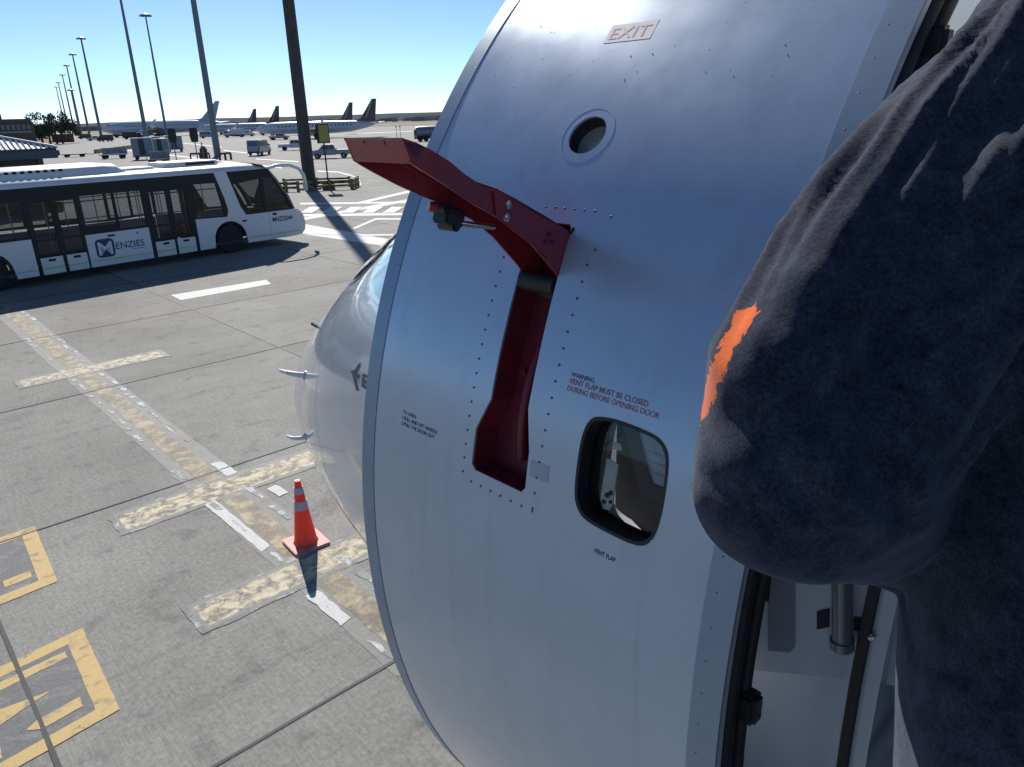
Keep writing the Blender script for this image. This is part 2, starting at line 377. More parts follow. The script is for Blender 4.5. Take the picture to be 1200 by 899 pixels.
# centre lead-in line with old black / white borders
marking('old_line_backing', [jag(R_(2.53, -30, 3.17, -3), .02, .25, 2)], paint_mat('line_backing_grime', (.20, .20, .19), (.23, .23, .215), .56, 2.6, .2), .0028)
marking('faded_yellow_line', [jag([(2.74, -30), (3.02, -30), (2.97, -9.2), (2.98, -3), (2.70, -3), (2.71, -9.2)], .03, .15, 3)], M_yel, .0048)
rw = random.Random(11); flk = []
v = -22
while v < -3.5:
    L_ = rw.uniform(.12, .55)
    if rw.random() < .75:
        x0 = 3.03+rw.uniform(0, .03); ww = rw.uniform(.03, .12)
        flk.append(jag([(x0, v), (x0+ww, v+.03), (x0+ww, v+L_), (x0+ww*.4, v+L_+.04)], .015, .08, int(v*99)))
    if rw.random() < .45:
        x0 = 2.66-rw.uniform(0, .03); ww = rw.uniform(.03, .09)
        flk.append(jag([(x0-ww, v), (x0, v+.05), (x0, v+L_*.9), (x0-ww*.8, v+L_*.8)], .015, .08, int(v*77)))
    v += L_+rw.uniform(.03, .3)
marking('white_border_flakes', flk, M_whitew, .0060)
marking('white_border_strip', [jag([(2.52, -8.45), (2.66, -8.5), (2.68, -7.0), (2.56, -6.95)], .008, .08, 5), jag([(3.02, -9.55), (3.17, -9.5), (3.18, -9.02), (3.03, -9.0)], .02, .08, 6), jag([(3.25, -8.3), (3.38, -8.3), (3.4, -8.0), (3.27, -7.98)], .015, .08, 8), jag([(2.52, -5.9), (2.66, -5.9), (2.66, -5.3), (2.54, -5.25)], .02, .08, 9)], M_white, .0064)
M_whitew2 = paint_mat('broken_white_border', (.52, .53, .53), (.38, .39, .40), .575, 4.2, .06, under=(.80, .81, .82))
for (u0, u1, v0, v1, ang, sd) in ((1.88, 4.32, -15.64, -15.20, 0, 1), (1.66, 4.35, -8.93, -8.5, 0, 2), (1.66, 3.75, -6.5, -6.12, 0, 3)):
    marking('bar_backing', [jag(R_(u0-.09, v0-.09, u1+.09, v1+.09), .02, .12, sd)], M_whitew2, .0052)
    marking('bar_dark_edge', [jag(R_(u0-.03, v0-.05, u1+.03, v1+.05), .02, .12, sd+4)], paint_mat('bar_edge_grime', (.2, .205, .2), (.26, .26, .25), .4, 4, .1), .0056)
    marking('cream_bar', [jag(R_(u0, v0, u1, v1), .015, .1, sd+9)], M_yel2, .0062)
# stand number squares, lower left
def pxpoly(pts): 
    out = []
    for x, y in pts: p = at(x, y); out.append((p.dot(gu), p.dot(gv)))
    return out
def marking_px(name, polys, m_, z, am=.004): return marking(name, [jag(pxpoly(p), am, .06, 4) for p in polys], m_, z, None, .0016)
def quadmap(q):
    """unit square -> quad (u,v corners a(0,0) b(1,0) c(1,1) d(0,1))"""
    a, b, c, d = [Vector(k) for k in q]
    return lambda x, y: tuple(a*(1-x)*(1-y)+b*x*(1-y)+c*x*y+d*(1-x)*y)
sq1 = quadmap([(.80-1.36, -6.95+.16), (.80, -6.93), (.745, -5.60), (.745-1.36, -5.60+.16)])
sq2 = quadmap([(.90-1.36, -9.37+.05), (.90, -9.40), (.82, -7.94), (.82-1.36, -7.94+.10)])
def stand_square(qm, glyphs, sd):
    mp = lambda P: [qm(x, y) for x, y in P]
    fr = [(0, 0), (1, 0), (1, 1), (0, 1)]; w_ = .11
    marking('number_square_field', [mp(densify([(w_, w_), (1-w_, w_), (1-w_, 1-w_), (w_, 1-w_)], .1))], M_dark, .0040)
    for P in ([(0, 0), (1, 0), (1-w_, w_), (w_, w_)], [(1, 0), (1, 1), (1-w_, 1-w_), (1-w_, w_)], [(1, 1), (0, 1), (w_, 1-w_), (1-w_, 1-w_)], [(0, 1), (0, 0), (w_, w_), (w_, 1-w_)]):
        bz = .0050+.0002*sum(1 for c in o_apron.children if c.name.startswith('number_square_border')) % .0008; marking('number_square_border', [jag(mp(P), .004, .06, sd)], M_yelsq, bz)
    for gi, g_ in enumerate(glyphs): marking('painted_character', [jag(mp(g_), .008, .05, sd+1)], M_yelsq, .0060+gi*.0003)
# glyph in square: strokes in unit coords (x along bars towards the line, y towards the viewer)
stand_square(sq1, [[(.30, .16), (.86, .17), (.86, .25), (.30, .25)], [(.26, .2), (.42, .2), (.42, .86), (.26, .86)], [(.42, .42), (.72, .50), (.42, .58)], [(.55, .74), (.62, .70), (.84, .70), (.84, .80), (.62, .80)]], 5)
stand_square(sq2, [[(.2, .30), (.32, .26), (.34, .42), (.22, .44)], [(.5, .72), (.62, .70), (.62, .80), (.5, .80)], [(.68, .70), (.86, .70), (.86, .80), (.68, .80)]], 8)
# plain dashes and far lines
marking_px('white_dash', [[(200, 346), (312, 328), (318, 333), (212, 352)]], M_white, .005, .01)
far = [[(340, 262), (358, 263), (520, 292), (520, 300), (440, 287), (345, 273)],
       [(352, 256), (520, 226), (520, 229), (352, 259)], [(352, 236), (520, 214), (520, 216), (352, 238)] if False else [(352, 251), (520, 249), (520, 252), (352, 254)],
       [(352, 238), (520, 236), (520, 238), (352, 240)], [(412, 268), (440, 256), (520, 256), (520, 258), (441, 258), (416, 269)],
       [(420, 237), (520, 214), (520, 217), (424, 239)], [(352, 272), (430, 275), (520, 274), (520, 276), (430, 277), (352, 274)]]
marking_px('white_line', far, M_white, .005, .01)
for k in range(8):
    x = 352+k*24; marking_px('crossing_stripe', [[(x, 250), (x+14, 250), (x+26, 243), (x+11, 243)]], M_white, .0260, .01)
arc = []
cpt = [(372, 200), (395, 201), (412, 205), (422, 211), (423, 216), (417, 221)]
for k in range(len(cpt)-1):
    (xa, ya), (xb, yb) = cpt[k], cpt[k+1]; arc.append([(xa, ya), (xb, yb), (xb-1, yb+1.4), (xa, ya+1.2)])
marking_px('curved_line', arc, M_white, .005, .0)
far2 = [[(150, 176), (330, 196), (330, 197.5), (150, 177)], [(200, 166), (260, 172), (260, 172.8), (200, 166.6)], [(300, 186), (350, 189), (350, 190), (300, 187)], [(410, 176), (520, 172), (520, 172.8), (410, 177)], [(380, 158), (520, 152), (520, 152.6), (380, 158.6)], [(262, 176), (300, 180), (300, 181), (262, 177)]]
marking_px('distant_line', far2, M_white, .005, 0)

# ================================================================== AIRCRAFT
def chaikin(P, n=2):
    for _ in range(n): P = [q for i in range(len(P)) for q in ((P[i][0]*.75+P[(i+1) % len(P)][0]*.25, P[i][1]*.75+P[(i+1) % len(P)][1]*.25), (P[i][0]*.25+P[(i+1) % len(P)][0]*.75, P[i][1]*.25+P[(i+1) % len(P)][1]*.75))]
    return P
AZF = radians(-43.3); AX = V3((sin(AZF), cos(AZF), 0)); AN = V3((-AX.y, AX.x, 0)); WC = 2.38
air = thing('regional_airliner', 'white twin-engine airliner whose open cabin door and nose fill the middle of the view', 'aircraft', -AN*WC, atan2(AX.y, AX.x))
Mair = Matrix.Translation(-AN*WC) @ Matrix.Rotation(atan2(AX.y, AX.x), 4, 'Z'); MairI = Mair.inverted()
def aloc(p): return MairI @ V3(p)
# --- fuselage shell
S0, SN, ZN = .247, 4.114, 2.771
def sect(s):
    """half width, centre z, top z, bottom z"""
    if s <= S0:
        k = 0 if s > -19 else min(1, (-19-s)/12.)
        hw = 1.45*(1-k**1.6*.88); return hw, 3.51+k*.7, 5.0-.15*k, 1.72+k**1.3*2.6
    u = min(1, (s-S0)/(SN-S0)); f = lambda p, q: max(0, 1-u**p)**q
    zc = 3.51+(ZN-3.51)*u**1.5
    return 1.45*f(1.47, .501), zc, ZN+(5.0-ZN)*f(1.222, .72), ZN-(ZN-1.72)*f(1.707, .552)
def fus(s, a, off=0):
    hw, zc, zt, zb = sect(s); sa = sin(a); ca = cos(a)
    y = (hw+off)*ca; z = zc+((zt-zc+off) if sa > 0 else (zc-zb+off))*sa
    return V3((s, y, z))
OP_S = (-.56, .285)
OP_A = (-radians(25.5), radians(57))
st = [-31, -29, -27, -25, -23, -21, -19, -16, -12, -8, -5, -3, -2, -1.2, -.8, OP_S[0], -.3, -.1, .1, S0, OP_S[1]]
for k in range(1, 61): st.append(S0+(SN-S0)*(1-(1-k/60)**2))
st = sorted(x for x in set(st) if not (OP_S[1]-.02 < x < OP_S[1] or OP_S[1] < x < OP_S[1]+.03))
NA = 96; angs = sorted([2*pi*k/NA-pi/2 for k in range(NA)]+[OP_A[0]+1e-4, OP_A[1]+1e-4])
# snap
angs = [a for a in angs if not any(0 < abs(a-(q+1e-4)) < .02 for q in OP_A)]
vs = [fus(s, a) for s in st for a in angs]; na = len(angs); fs = []
for i in range(len(st)-1):
    for k in range(na):
        a0 = angs[k]; a1 = angs[(k+1) % na]
        sm = (st[i]+st[i+1])/2
        if OP_S[0] < sm < OP_S[1] and OP_A[0] < (a0+1e-3) < OP_A[1]: continue
        fs.append((i*na+k, i*na+(k+1) % na, (i+1)*na+(k+1) % na, (i+1)*na+k))
fb = MB().add(vs, fs); fuselage = fb.build('fuselage', M_airw, air, smooth=50)
bvh_f = BVHTree.FromPolygons([V3(v) for v in vs], fs)
def hit(bvh, x, y):
    o = MairI @ V3((0, 0, CH)); d = (MairI.to_3x3() @ ray(x, y)).normalized(); r = bvh.ray_cast(o, d); return r
def patch(name, poly, m_, off=.004, step=6, th=.004, parent=air, bvh=bvh_f):
    vs, fs = cdt(densify(poly, step), (), (step, step)); P = []
    for x, y in vs:
        r = hit(bvh, x, y)
        if r[0] is None or abs(r[1].dot((MairI.to_3x3() @ ray(x, y)).normalized())) < .10: P.append(None); continue
        n = r[1] if r[1].dot(MairI.to_3x3() @ ray(x, y)) < 0 else -r[1]
        P.append((r[0]+n*off, n))
    ok = [i for i, p in enumerate(P) if p]; ix = {i: j for j, i in enumerate(ok)}; fs = [tuple(ix[i] for i in f) for f in fs if all(i in ix for i in f)]; P = [P[i] for i in ok]
    mb = MB(); k = len(P); mb.add([p for p, n in P]+[p-n*(off+.004) for p, n in P], fs+[tuple(k+i for i in f[::-1]) for f in fs])
    return mb.build(name, m_, parent, smooth=60)
# cockpit windows (port side) and radome line
def fz(s_, z, off, sg=1):
    hw, zc, zt, zb = sect(s_); k = max(-.98, min(.98, (z-zc)/((zt-zc) if z > zc else (zc-zb)))); p = fus(s_, math.asin(k), off); p.y *= sg; return p
def nose_pane(name, poly, m_, off, sg):
    vs, fs = cdt(densify(poly, .04), (), (.05, .05)); n = len(vs)
    return MB().add([fz(x, z, off, sg) for x, z in vs]+[fz(x, z, off-.006, sg) for x, z in vs], fs+[tuple(n+i for i in f[::-1]) for f in fs]).build(name, m_, air, smooth=60)
SIDEW = chaikin([(2.36, 3.785), (1.72, 3.80), (1.60, 3.93), (1.74, 4.13), (2.18, 4.11)], 2)
FRONTW = chaikin([(2.46, 3.77), (2.28, 4.07), (2.62, 3.97), (2.92, 3.66)], 2)
def grow(P, d): cx = sum(p[0] for p in P)/len(P); cz = sum(p[1] for p in P)/len(P); return [(cx+(x-cx)*(1+d), cz+(z-cz)*(1+d)) for x, z in P]
for sg in (1, -1):
    nose_pane('cockpit_window_frame', grow(SIDEW, .14), M_airw, .003, sg); nose_pane('cockpit_window', SIDEW, M_cglass, .007, sg)
    nose_pane('windshield_frame', grow(FRONTW, .14), M_airw, .003, sg); nose_pane('windshield', FRONTW, M_cglass, .007, sg)
# radome joint
rj = MB(); sr = 3.25
for k in range(64):
    a0 = 2*pi*k/64; a1 = 2*pi*(k+1)/64
    rj.add([fus(sr, a0, .0015), fus(sr, a1, .0015), fus(sr+.008, a1, .0015), fus(sr+.008, a0, .0015)], [(0, 1, 2, 3)])
rj.build('radome_joint', M_rubber, air)
# skin lap joints forward of the door
for sj in (1.9, 2.6):
    lj = MB()
    for k in range(64):
        a0 = 2*pi*k/64; a1 = 2*pi*(k+1)/64
        lj.add([fus(sj, a0, .001), fus(sj, a1, .001), fus(sj+.004, a1, .001), fus(sj+.004, a0, .001)], [(0, 1, 2, 3)])
    lj.build('skin_joint', M_greyp, air)
# logo: swallow-like mark and letter E
def tri_on(name, polys, m_):
    for p in polys: patch(name, p, m_, .003, 3)
tri_on('bird_emblem', [[(423.5, 425), (421.5, 432), (418.5, 438), (415, 437), (418, 431), (421, 426.5)], [(411.5, 435.5), (416, 433.5), (418.5, 438), (417.5, 448), (420.5, 458), (418.5, 458), (415.5, 447), (413.5, 438)], [(417.5, 438), (421.5, 440), (420.5, 444), (418, 441)]], M_navy)
tri_on('fuselage_letter', [[(425.5, 437.5), (427.5, 438.5), (426.8, 454.5), (424.6, 453.5)], [(427.4, 438.5), (436, 443), (436, 446), (427.2, 441)], [(427, 445.5), (434.5, 449.5), (434.3, 452), (426.9, 448)], [(426.7, 451.5), (435, 456), (434.8, 459), (426.5, 454.5)]], M_navy)
# probes and antenna on the nose
def probe(x, y, sc_=1.0, name='air_data_probe'):
    r = hit(bvh_f, x, y); p = r[0]; n = r[1] if r[1].y > 0 else -r[1]
    mb = MB(); t = V3((1, 0, -.05)).normalized()
    mb.tube([p-n*.02, p+n*.05*sc_, p+n*.085*sc_+t*.02, p+n*.095*sc_+t*.05], [.024*sc_, .020*sc_, .018*sc_, .016*sc_], 10)
    mb.tube([p+n*.095*sc_+t*.03, p+n*.1*sc_+t*.13*sc_, p+n*.1*sc_+t*.17*sc_], [.016*sc_, .014*sc_, .008*sc_], 10)
    o = mb.build(name, mat('probe_white', (.72, .72, .70), .4), air, smooth=50)
    b = MB(); b.lathe([(.035*sc_, -.004), (.035*sc_, .004), (.028*sc_, .006)], seg=20); q = n.to_track_quat('Z', 'Y').to_matrix()
    b.v = [tuple(q @ V3(v)+p) for v in b.v]; b.build('probe_base', M_greyp, o, smooth=40)
probe(357, 440, .62); probe(358, 512, .5)
r = hit(bvh_f, 372, 383)
if r[0] is not None:
    p = r[0]; n = r[1] if r[1].y > 0 else -r[1]
    MB().box(p+n*.012, (.03, .008, .045), n.to_track_quat('Z', 'Y').to_matrix()).build('sensor_vane', M_rubber, air, bevel=.003)
# cabin windows, aft of the door
wmb = None
for k in range(22):
    s = -1.9-k*.79; pts = [fus(s+dx, .12+dz/1.45, .004) for dx, dz in rrect(-.13, -.19, .13, .19, .1)]
    o = MB().add(pts, [tuple(range(len(pts)))]).build('cabin_window', M_cglass, air)
# wings, engines, tail: simple but complete
def wing(name, sx, root, tip, chord0, chord1, th0, th1, m_, vertical=False):
    mb = MB(); prof = [(0, 0), (.02, .35), (.15, .8), (.35, 1), (.65, .6), (1, .05), (.65, -.35), (.3, -.5), (.05, -.3)]
    for (p, c, t) in ((root, chord0, th0), (tip, chord1, th1)):
        for a, b in prof:
            v = V3(p)+V3((-a*c, 0, 0))+(V3((0, b*t, 0)) if vertical else V3((0, 0, b*t))); mb.v.append(tuple(v))
    n = len(prof); mb.f += [tuple(range(n)), tuple(range(n, 2*n))]+[(i, (i+1) % n, n+(i+1) % n, n+i) for i in range(n)]
    return mb.build(name, m_, air, smooth=40)
for sg in (1, -1):
    wing('wing', 1, (-11, sg*1.2, 2.3), (-16.5, sg*14, 3.4), 5.2, 1.4, .35, .1, M_greyp)
    wing('stabilizer', 1, (-28, sg*.5, 4.4), (-31, sg*6, 4.9), 2.8, 1.2, .16, .06, M_airw)
    e = MB().lathe([(.55, 1.2), (.78, 1.1), (.85, .6), (.8, -.8), (.55, -1.9), (.3, -1.9)], (-11.2, sg*4.6, 1.55), 'x', 24).build('engine', M_airw, air, smooth=50)
    MB().lathe([(.6, 1.21), (.6, 1.0)], (-11.2, sg*4.6, 1.55), 'x', 24).build('fan', M_blackm, e)
wing('tail_fin', 1, (-26.5, 0, 4.8), (-31.5, 0, 10.2), 4.6, 2.0, .22, .1, M_airw, True)
ng = MB().tube([(2.2, 0, 2.0), (2.25, 0, .45)], .07, 12).tube([(2.25, -.3, .42), (2.25, .3, .42)], .05, 12).build('nose_gear_leg', M_greyp, air, smooth=40)
for sg in (1, -1):
    MB().lathe([(.2, -.09), (.38, -.08), (.42, -.03), (.42, .03), (.38, .08), (.2, .09)], (2.25, sg*.24, .42), 'y', 24).build('nose_wheel', M_tyre, air, smooth=40)
    mg = MB().tube([(-13, sg*2.6, 2.2), (-13, sg*2.6, .5)], .1, 12).build('main_gear_leg', M_greyp, air, smooth=40)
    for q in (-.28, .28): MB().lathe([(.25, -.12), (.46, -.11), (.52, -.04), (.52, .04), (.46, .11), (.25, .12)], (-13, sg*2.6+q, .52), 'y', 24).build('main_wheel', M_tyre, air, smooth=40)
# vestibule seen through the opening
MB().bb((-1.1, -1.15, 2.66), (.29, 1.12, 2.72)).build('cabin_floor', M_greyp, air)
MB().bb((.30, -1.1, 2.72), (.33, 1.20, 4.68)).build('forward_bulkhead', M_cream, air)
MB().bb((-1.14, -1.1, 2.72), (-1.1, 1.2, 4.68)).build('aft_bulkhead', M_cream, air)
MB().bb((-1.1, -1.14, 2.72), (.30, -1.1, 4.68)).build('galley_wall', M_cream, air)
MB().bb((-1.1, -1.1, 4.66), (.30, .8, 4.7)).build('ceiling_panel', M_cream, air)
# door frame around the opening
fr = MB(); NN = 26
def fstrip(mb, s0, s1, a0, a1, o0, o1, n=24):
    for k in range(n):
        p = a0+(a1-a0)*k/n; q = a0+(a1-a0)*(k+1)/n
        c = [fus(s, a, o) for s in (s0, s1) for a in (p, q) for o in (o0, o1)]
        mb.add(c, [(0, 1, 3, 2), (4, 6, 7, 5), (0, 4, 5, 1), (2, 3, 7, 6), (0, 2, 6, 4), (1, 5, 7, 3)])
fstrip(fr, OP_S[1]-.03, OP_S[1]+.004, OP_A[0], OP_A[1], -.16, -.002); fstrip(fr, OP_S[0]-.004, OP_S[0]+.03, OP_A[0], OP_A[1], -.16, -.002)
fr.build('door_frame', M_greyp, air, smooth=30)
sl_ = MB(); fstrip(sl_, OP_S[1]-.007, OP_S[1]+.006, OP_A[0], OP_A[1], -.004, .012); sl_.build('door_frame_seal', M_rubber, air)

# ================================================================== CABIN DOOR (swung open, forward)
YD = 1.67
def dr(s, t, d=0):
    """door surface: s forward, t arc length up from widest line, d depth inwards"""
    R = 1.45 if t > 0 else 1.62; a = t/R
    return V3((s, YD-R+(R-d)*cos(a), 3.51+(R-d)*sin(a)))
DS0, DS1, DT0, DT1 = .375, 1.222, -.93, 1.26
door = thing('cabin_door', None, None); door.parent = air
door['label'] = 'open cabin door of the white airliner, seen from outside'
pocket = [(.874, .703), (.787, .703), (.780, .695), (.777, .487), (.777, .405), (.760, .338), (.758, .278), (.766, .268), (.880, .269), (.889, .278), (.889, .341), (.864, .399), (.864, .695)]
ventw = [(.636, .430), (.603, .434), (.543, .431), (.522, .424), (.508, .405), (.503, .345), (.506, .300), (.516, .278), (.534, .268), (.575, .267), (.630, .270), (.648, .282), (.658, .303), (.662, .367), (.660, .405), (.650, .424)]
ventw = chaikin(ventw, 2)
peep = [(.8195+.0365*cos(2*pi*k/28), .855+.0335*sin(2*pi*k/28)) for k in range(28)]
out = densify([(DS0+.045, DT0), (DS1-.041, DT0), (DS1-.041, DT1), (DS0+.045, DT1)], .03)
def skin(name, outer, holes, m_, d0, d1, parent, step=(.03, .03), dens=.03, sm=30):
    mb = MB(); H_ = [densify(h, .012) for h in holes]; o_ = densify(outer, dens)
    plate(mb, o_, H_, lambda x, y, d: dr(x, y, d), 0, step) if False else None
    vs, fs = cdt(o_, H_, step); n = len(vs)
    mb.add([dr(x, y, d0) for x, y in vs]+[dr(x, y, d1) for x, y in vs], fs+[tuple(n+i for i in f[::-1]) for f in fs])
    for loop in [o_]+H_:
        k = len(loop); mb.add([dr(p[0], p[1], d0) for p in loop]+[dr(p[0], p[1], d1) for p in loop], [(i, (i+1) % k, k+(i+1) % k, k+i) for i in range(k)])
    return mb.build(name, m_, parent, smooth=sm)
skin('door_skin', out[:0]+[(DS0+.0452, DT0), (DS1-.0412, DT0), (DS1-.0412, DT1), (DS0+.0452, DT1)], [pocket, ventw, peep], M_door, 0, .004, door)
skin('edge_strip', [(DS0, DT0), (DS0+.0448, DT0), (DS0+.0448, DT1), (DS0, DT1)], [], M_strip, -.0015, .004, door, (.045, .03))
skin('edge_strip', [(DS1-.0408, DT0), (DS1, DT0), (DS1, DT1), (DS1-.0408, DT1)], [], M_strip, -.0015, .004, door, (.045, .03))
# inner body of the door and its seals
skin('door_inner_body', [(DS0+.02, DT0+.02), (DS1-.02, DT0+.02), (DS1-.02, DT1-.02), (DS0+.02, DT1-.02)], [[(p[0]+(p[0]-.583)*.30, p[1]+(p[1]-.35)*.30) for p in ventw], [(p[0]+(.012 if p[0] > .82 else -.012), p[1]+(.012 if p[1] > .5 else -.012)) for p in pocket]], M_greyp, .030, .115, door, (.06, .05))
skin('door_side_web', [(DS0+.008, DT0+.01), (DS0+.03, DT0+.01), (DS0+.03, DT1-.01), (DS0+.008, DT1-.01)], [], M_greyp, .0045, .030, door, (.03, .04))
skin('door_side_web', [(DS1-.03, DT0+.01), (DS1-.008, DT0+.01), (DS1-.008, DT1-.01), (DS1-.03, DT1-.01)], [], M_greyp, .0045, .030, door, (.03, .04))
sm_ = MB(); sm_.tube([dr(DS0+.012, t_, .045) for t_ in [DT0+.02+(DT1-DT0-.04)*k/50 for k in range(51)]], .011, 10); sm_.tube([dr(DS0+.010, t_, .082) for t_ in [DT0+.02+(DT1-DT0-.04)*k/50 for k in range(51)]], .009, 10)
sm_.build('door_seal', M_rubber, door, smooth=50)
# door stops on the aft side
for t_ in (-.33, .055, .55, 1.05):
    a_ = dr(DS0+.0, t_, .080); MB().box(a_, (.03, .03, .05)).build('door_stop', M_blackm, door, bevel=.006)
# handle pocket
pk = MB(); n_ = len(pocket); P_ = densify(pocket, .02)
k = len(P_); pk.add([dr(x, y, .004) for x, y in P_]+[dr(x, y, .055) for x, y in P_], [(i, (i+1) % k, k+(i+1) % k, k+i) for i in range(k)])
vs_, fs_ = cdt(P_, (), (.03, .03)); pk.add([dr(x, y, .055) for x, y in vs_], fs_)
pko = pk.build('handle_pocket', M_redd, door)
MB().sphere(dr(.800, .545, .045), (.018, .012, .030)).build('latch_bulge', M_blackm, pko, smooth=60)
MB().box(dr(.793, .445, .04), (.012, .02, .016)).build('pocket_clip', M_rubber, pko, bevel=.003)
MB().lathe([(.006, 0), (.006, .004)], dr(.846, .452, .05), 'y', 12).build('pocket_screw', M_redd, pko)
bow = MB(); bow.tube([dr(.822, y, .052-.012*sin(pi*(y-.30)/.2)) for y in [.30+.02*k for k in range(11)]], .010, 8); bow.build('pocket_rib', M_redd, pko, smooth=60)
# raised handle: U channel, open underneath
hd = thing('door_handle', None, None); hd.parent = door
top = [(1.497, 4.158), (1.514, 4.178), (1.564, 4.205), (1.625, 4.236), (1.663, 4.254), (1.700, 4.266), (1.726, 4.278), (1.759, 4.297), (1.789, 4.312), (1.812, 4.322), (1.832, 4.328)]
bot = [(1.500, 4.066), (1.522, 4.088), (1.548, 4.120), (1.600, 4.172), (1.640, 4.202), (1.690, 4.228), (1.722, 4.243), (1.758, 4.262), (1.790, 4.280), (1.808, 4.290), (1.821, 4.298)]
wl = [.862, .864, .864, .864, .864, .864, .872, .884, .889, .889, .889]; wr = [.782, .780, .780, .780, .780, .780, .772, .763, .760, .760, .760]
def lerp(a, b, t): return a+(b-a)*t
hb = MB(); n_ = len(top); tk = .0035
def sheet(rows, th_dir):
    """rows: list of (p,q) 3D pairs; thickness vector"""
    A = []
    for p, q in rows: A += [V3(p), V3(q), V3(q)+V3(th_dir), V3(p)+V3(th_dir)]
    F_ = []
    for i in range(len(rows)-1):
        for k in range(4): F_.append((4*i+k, 4*i+(k+1) % 4, 4*i+4+(k+1) % 4, 4*i+4+k))
    F_ += [(0, 1, 2, 3), tuple(4*(len(rows)-1)+k for k in range(4))]
    hb.add(A, F_)
sheet([((wl[i], *top[i]), (wr[i], *top[i])) for i in range(n_)], (0, 0, -tk))
sheet([((wr[i], *top[i]), (wr[i], *bot[i])) for i in range(n_)], (tk, 0, 0))
sheet([((wl[i], *top[i]), (wl[i], *bot[i])) for i in range(n_)], (-tk, 0, 0))
hobj = hb.build('handle_lever', M_red, hd, bevel=.0012)
# end lip of the paddle
e0 = [(.760, 1.832, 4.328), (.889, 1.832, 4.328), (.886, 1.820, 4.297), (.764, 1.820, 4.297)]
hb = MB(); hb.add(e0+[(x, y-.004, z) for x, y, z in e0], [(0, 1, 2, 3), (7, 6, 5, 4), (0, 4, 5, 1), (1, 5, 6, 2), (2, 6, 7, 3), (3, 7, 4, 0)]); hb.build('paddle_lip', M_red, hd, bevel=.0015)
# inner ribs seen under the paddle
for s_ in (.80, .845):
    hb = MB(); sheet([((s_, top[i][0], top[i][1]-.004), (s_, lerp(top[i][0], bot[i][0], .35), lerp(top[i][1], bot[i][1], .35))) for i in range(5, 11)], (.002, 0, 0)); hb.build('paddle_rib', M_red, hd)
# side reinforcement plate with screws and rivets, near flange
hb = MB(); sheet([((.7785, lerp(1.545, 1.672, f), lerp(4.190, 4.252, f)), (.7785, lerp(1.560, 1.668, f), lerp(4.140, 4.215, f))) for f in (0, .2, .4, .6, .8, 1)], (-.003, 0, 0)); hb.build('flange_plate', M_red, hd, bevel=.001)
for y, z in ((1.648, 4.231), (1.652, 4.2135)): MB().lathe([(.0058, 0), (.0058, .0035), (.003, .005)], (0, 0, 0), 'x', 14).build('lever_screw', M_steel, hd, smooth=40).matrix_local = Matrix.Translation((.7755, y, z)) @ Matrix.Rotation(pi, 4, 'Z')
for y, z in ((1.563, 4.179), (1.571, 4.168), (1.556, 4.166)): MB().lathe([(.004, 0), (.004, .003)], (0, 0, 0), 'x', 12).build('lever_rivet', M_redd, hd, smooth=40).matrix_local = Matrix.Translation((.7755, y, z)) @ Matrix.Rotation(pi, 4, 'Z')
# catch mechanism under the lever
cm = MB(); cm.tube([(.812, 1.640, 4.196), (.822, 1.68, 4.203), (.83, 1.715, 4.212)], .0045, 10); cm.build('catch_rod', M_steel, hd, smooth=50)
cm = MB(); cm.box((.838, 1.704, 4.216), (.034, .034, .026), Matrix.Rotation(.35, 3, 'X')).tube([(.822, 1.702, 4.203), (.862, 1.702, 4.203)], .008, 12).tube([(.822, 1.715, 4.228), (.856, 1.715, 4.228)], .008, 12); cm.build('catch_block', M_blackm, hd, bevel=.003)
cm = MB(); cm.tube([(.842, 1.71, 4.228), (.85, 1.73, 4.232)], [.009, .007], 10); cm.build('catch_tip', M_red, hd, smooth=50)
cm = MB(); cm.tube([(.785, 1.535, 4.092), (.86, 1.535, 4.092)], .016, 14).tube([(.80, 1.52, 4.07), (.83, 1.53, 4.085)], .012, 10); cm.build('pivot_pin', M_rubber, hd, smooth=50)
cm = MB(); cm.box((.778, 1.500, 4.176), (.008, .02, .012)); cm.build('pivot_fairing', M_blackm, hd, bevel=.002)
# peephole
pp = MB(); P_ = [(.8195+.0365*cos(2*pi*k/28), .855+.0335*sin(2*pi*k/28)) for k in range(28)]
pp.add([dr(x, y, .004) for x, y in P_]+[dr(x, y, .035) for x, y in P_], [(i, (i+1) % 28, 28+(i+1) % 28, 28+i) for i in range(28)]); ppo = pp.build('peephole_rim', M_blackm, door, smooth=50)
pp = MB().add([dr(x, y, .028) for x, y in P_], [tuple(range(28))]); pp.build('peephole_glass', mat('smoky_glass', (.30, .29, .26), .2, coat=1), ppo)
pr = MB(); r0, r1 = .0500, .0525
A = [dr(.8195+r_*cos(2*pi*k/48), .855+r_*.94*sin(2*pi*k/48), d_) for r_, d_ in ((r0, -.00005), (r0, -.0003), (r1, -.0003), (r1, -.00005)) for k in range(48)]
pr.add(A, [(j*48+k, j*48+(k+1) % 48, (j+1)*48+(k+1) % 48, (j+1)*48+k) for j in range(3) for k in range(48)]); pr.build('peephole_ring', M_door, door, smooth=60)
